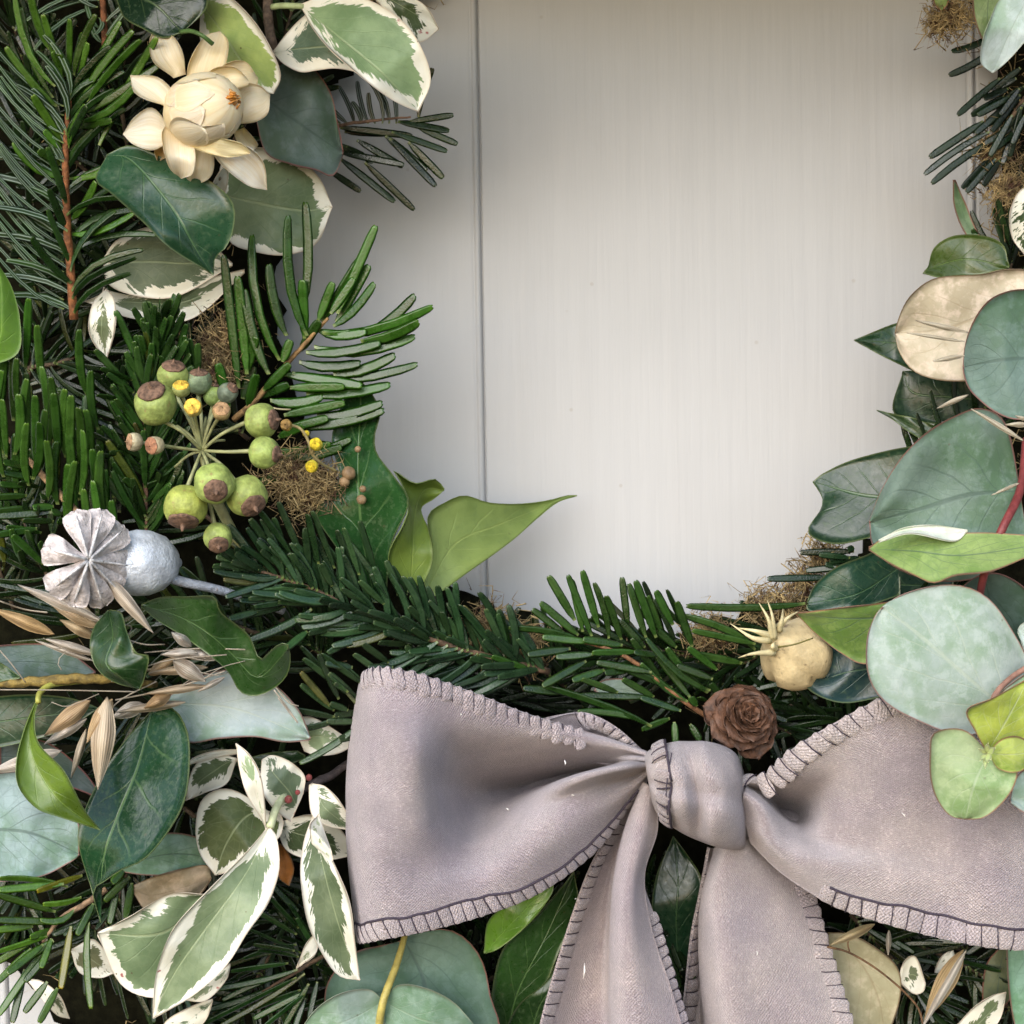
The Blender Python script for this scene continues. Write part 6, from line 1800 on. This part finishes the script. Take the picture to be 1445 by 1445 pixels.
# the back of the loop, whose hem shows above the gathers at the knot
rows = [[(912, 1066, 70), (895, 1050, 74), (872, 1030, 76), (845, 1014, 76), (818, 1006, 72), (780, 1012, 62), (720, 1030, 56)],
        [(912, 1074, 66), (893, 1066, 68), (866, 1052, 68), (838, 1040, 67), (808, 1032, 64), (770, 1026, 58), (720, 1040, 54)],
        [(912, 1084, 62), (890, 1082, 62), (860, 1078, 60), (830, 1072, 58), (800, 1062, 56), (760, 1052, 54), (700, 1042, 52)]]
ob, SB = sheet(rows, 16, 40, name='loop_back')
hem(SB, ob, 'top', .02, .66, 3.0, 5.6, -.25, 1.4)
# pleats gathered into the knot
for yy, d0, d1, ex, ey in [(1062, 88, 84, 800, 1085), (1070, 91, 92, 770, 1118), (1083, 90, 90, 790, 1170)]:
    pass

# right loop: columns run from the knot to the right turn and back behind
rows = [
    [(1052, 1098, 78), (1080, 1092, 84), (1118, 1058, 94), (1180, 1020, 99), (1245, 986, 100), (1335, 955, 98), (1415, 935, 98), (1480, 930, 92), (1505, 940, 74), (1440, 970, 46), (1250, 1040, 30), (1080, 1112, 44)],
    [(1053, 1104, 82), (1086, 1108, 82), (1122, 1100, 88), (1180, 1080, 94), (1245, 1058, 99), (1330, 1048, 99), (1412, 1040, 100), (1480, 1035, 92), (1505, 1035, 74), (1440, 1045, 44), (1250, 1080, 26), (1078, 1118, 40)],
    [(1052, 1110, 80), (1080, 1122, 66), (1116, 1150, 44), (1166, 1140, 84), (1245, 1135, 94), (1330, 1135, 95), (1410, 1130, 101), (1480, 1130, 92), (1505, 1130, 74), (1440, 1120, 42), (1250, 1110, 24), (1076, 1124, 34)],
    [(1050, 1122, 88), (1078, 1140, 92), (1118, 1168, 82), (1160, 1184, 88), (1242, 1190, 93), (1328, 1195, 94), (1408, 1190, 101), (1480, 1190, 92), (1505, 1190, 74), (1440, 1180, 44), (1250, 1150, 26), (1074, 1132, 40)],
    [(1052, 1150, 88), (1080, 1178, 96), (1122, 1206, 95), (1170, 1222, 96), (1245, 1238, 97), (1330, 1250, 97), (1410, 1255, 102), (1480, 1255, 92), (1505, 1250, 74), (1440, 1230, 60), (1250, 1190, 54), (1060, 1140, 58)],
    [(1060, 1188, 82), (1098, 1226, 88), (1140, 1256, 91), (1182, 1280, 93), (1250, 1303, 96), (1330, 1324, 97), (1410, 1338, 99), (1480, 1340, 92), (1505, 1330, 74), (1440, 1300, 60), (1250, 1240, 54), (1060, 1170, 58)]]
ro, SR = sheet(rows, 84, 150, pleat=(2.2, 3.2, .14, .3), color=(.335, .30, .305))
hem(SR, ro, 'top', .35 * K, 5.2 * K, 4.3, 6.2, .22, 1.4, color=(.37, .335, .335))
hem(SR, ro, 'bottom', 2.6 * K, 7.4 * K, 4.0, 5.8, -.12, .8, seam=True, inset=.5)

# left tail
rows = [[(900, 1098, 74), (868, 1160, 74), (832, 1228, 72), (804, 1305, 70), (778, 1390, 70), (762, 1450, 70), (748, 1510, 70)],
        [(906, 1104, 73), (882, 1165, 68), (856, 1235, 62), (838, 1310, 58), (820, 1390, 58), (810, 1450, 58), (800, 1510, 58)],
        [(910, 1106, 78), (890, 1168, 72), (872, 1240, 66), (862, 1310, 60), (858, 1390, 60), (858, 1450, 60), (856, 1510, 60)],
        [(910, 1104, 84), (884, 1168, 84), (868, 1240, 84), (864, 1310, 83), (864, 1390, 83), (866, 1450, 83), (866, 1510, 83)],
        [(918, 1112, 86), (904, 1170, 90), (890, 1240, 91), (888, 1310, 91), (896, 1390, 90), (904, 1450, 90), (912, 1510, 90)],
        [(923, 1120, 82), (926, 1172, 84), (908, 1235, 82), (918, 1310, 80), (944, 1390, 80), (962, 1450, 80), (980, 1510, 80)]]
tl, ST = sheet(rows, 50, 80, name='tail', color=(.34, .30, .308))
hem(ST, tl, 'top', .16, 1.0, 3.4, 6.2, .10, .65, inset=.45)
rows = [[(905, 1246, 72), (925, 1300, 74), (945, 1370, 75), (968, 1450, 76), (985, 1510, 76)],
        [(903, 1242, 74), (914, 1300, 76), (930, 1370, 77), (950, 1450, 78), (966, 1510, 78)],
        [(890, 1240, 76), (900, 1300, 78), (912, 1370, 80), (930, 1450, 80), (940, 1510, 80)]]
t2, S2 = sheet(rows, 10, 40, name='tail_edge')
hem(S2, t2, 'top', .24, 1.0, 3.0, 4.6, .1, 1.0, inset=.25)

# right tail
rows = [[(1000, 1196, 62), (988, 1260, 58), (976, 1320, 56), (968, 1390, 54), (962, 1450, 54), (956, 1510, 54)],
        [(1008, 1198, 58), (998, 1262, 54), (992, 1322, 50), (990, 1390, 50), (990, 1450, 50), (990, 1510, 50)],
        [(1012, 1196, 70), (992, 1262, 70), (988, 1322, 68), (992, 1390, 68), (1000, 1450, 68), (1004, 1510, 68)],
        [(1026, 1190, 79), (1008, 1260, 82), (1014, 1325, 84), (1020, 1390, 84), (1030, 1450, 84), (1034, 1510, 84)],
        [(1046, 1186, 80), (1052, 1255, 80), (1060, 1320, 82), (1070, 1390, 83), (1080, 1450, 83), (1088, 1510, 83)],
        [(1056, 1184, 76), (1096, 1250, 76), (1112, 1318, 78), (1130, 1390, 80), (1142, 1450, 81), (1150, 1510, 81)],
        [(1064, 1184, 70), (1140, 1252, 70), (1164, 1318, 72), (1186, 1390, 74), (1204, 1450, 76), (1216, 1510, 76)]]
tr, ST2 = sheet(rows, 50, 80, name='tail', color=(.335, .30, .304))
hem(ST2, tr, 'bottom', .20, 1.0, 3.6, 5.6, -.35, .7, inset=.42)
hem(ST2, tr, 'top', .10, 1.0, 3.9, 5.4, .05, 1.0, color=(.24, .21, .212), inset=.5)

# knot: a short band wrapped round the middle
rows = []
kx = [918, 916, 926, 944, 962, 982, 1000, 1024, 1042, 1050]
kd = [74, 88, 95, 96.5, 99.5, 96.5, 100.5, 98, 90, 74]
ktop = [1076, 1068, 1060, 1054, 1050, 1050, 1050, 1056, 1068, 1090]
kbot = [1120, 1136, 1152, 1166, 1176, 1184, 1190, 1195, 1194, 1180]
for v, (dy0, dd) in enumerate([(-.01, -22), (.0, -7), (.14, 1.5), (.32, 4.5), (.50, 3.2), (.66, 5.5), (.84, 2), (1.0, -7), (1.01, -22)]):
    row = []
    for i, (x, d) in enumerate(zip(kx, kd)):
        row.append((x + (dy0 - .4) * [8, 12, 14, 16, 16, 15, 14, 12, 10, 6][i], ktop[i] + (kbot[i] - ktop[i]) * dy0, d + dd + (.9 * math.sin(i * 2.4 + v * .9) if 1 < v < 7 else 0)))
    rows.append(row)
rows = [list(r_) for r_ in zip(*rows)]      # rows now run across the band: left edge first
kn, SK = sheet(rows, 60, 60, pleat=(3.3, 1.5, 1.6, .4), name='knot', color=(.335, .30, .305), wave=.8)
hem(SK[13:], kn, 'top', .17, .83, 3.0, 4.4, .10, 1.0, lift=1.5, color=(.25, .22, .224), seam=True, inset=.6)
s_ = Soup()
c_ = []
for (x, y, d) in [(948, 1062, 101), (943, 1090, 103), (940, 1120, 104), (942, 1150, 103)]:
    c_.append((x, y, d))
s_.add(*tube_geo(P(curve(c_, 14, 3)), .00016, 5))
s_.build('thread', M_THREAD, kn, TH)
# lint on the velvet
s_ = Soup()
for x, y, L_, d in [(797, 1076, 7, 84), (716, 1142, 5, 88), (808, 1122, 5, 92), (650, 1008, 3, 96), (812, 1268, 2, 72), (824, 1370, 22, 66), (1068, 1345, 6, 86), (1275, 1150, 8, 96)]:
    a_ = rng.uniform(0, 3.1) if L_ < 20 else 1.65
    b_ = [(x - L_ / 2 * math.cos(a_), y - L_ / 2 * math.sin(a_), d + 1.5), (x + 1, y, d + 2.2), (x + L_ / 2 * math.cos(a_), y + L_ / 2 * math.sin(a_), d + 1.5)]
    s_.add(*tube_geo(P(np.array(b_)), [.0001, .0002 if L_ < 20 else .0003, .0001], 5))
s_.build('lint', M_THREAD, bow, (.8, .78, .75))['kind'] = 'stuff'
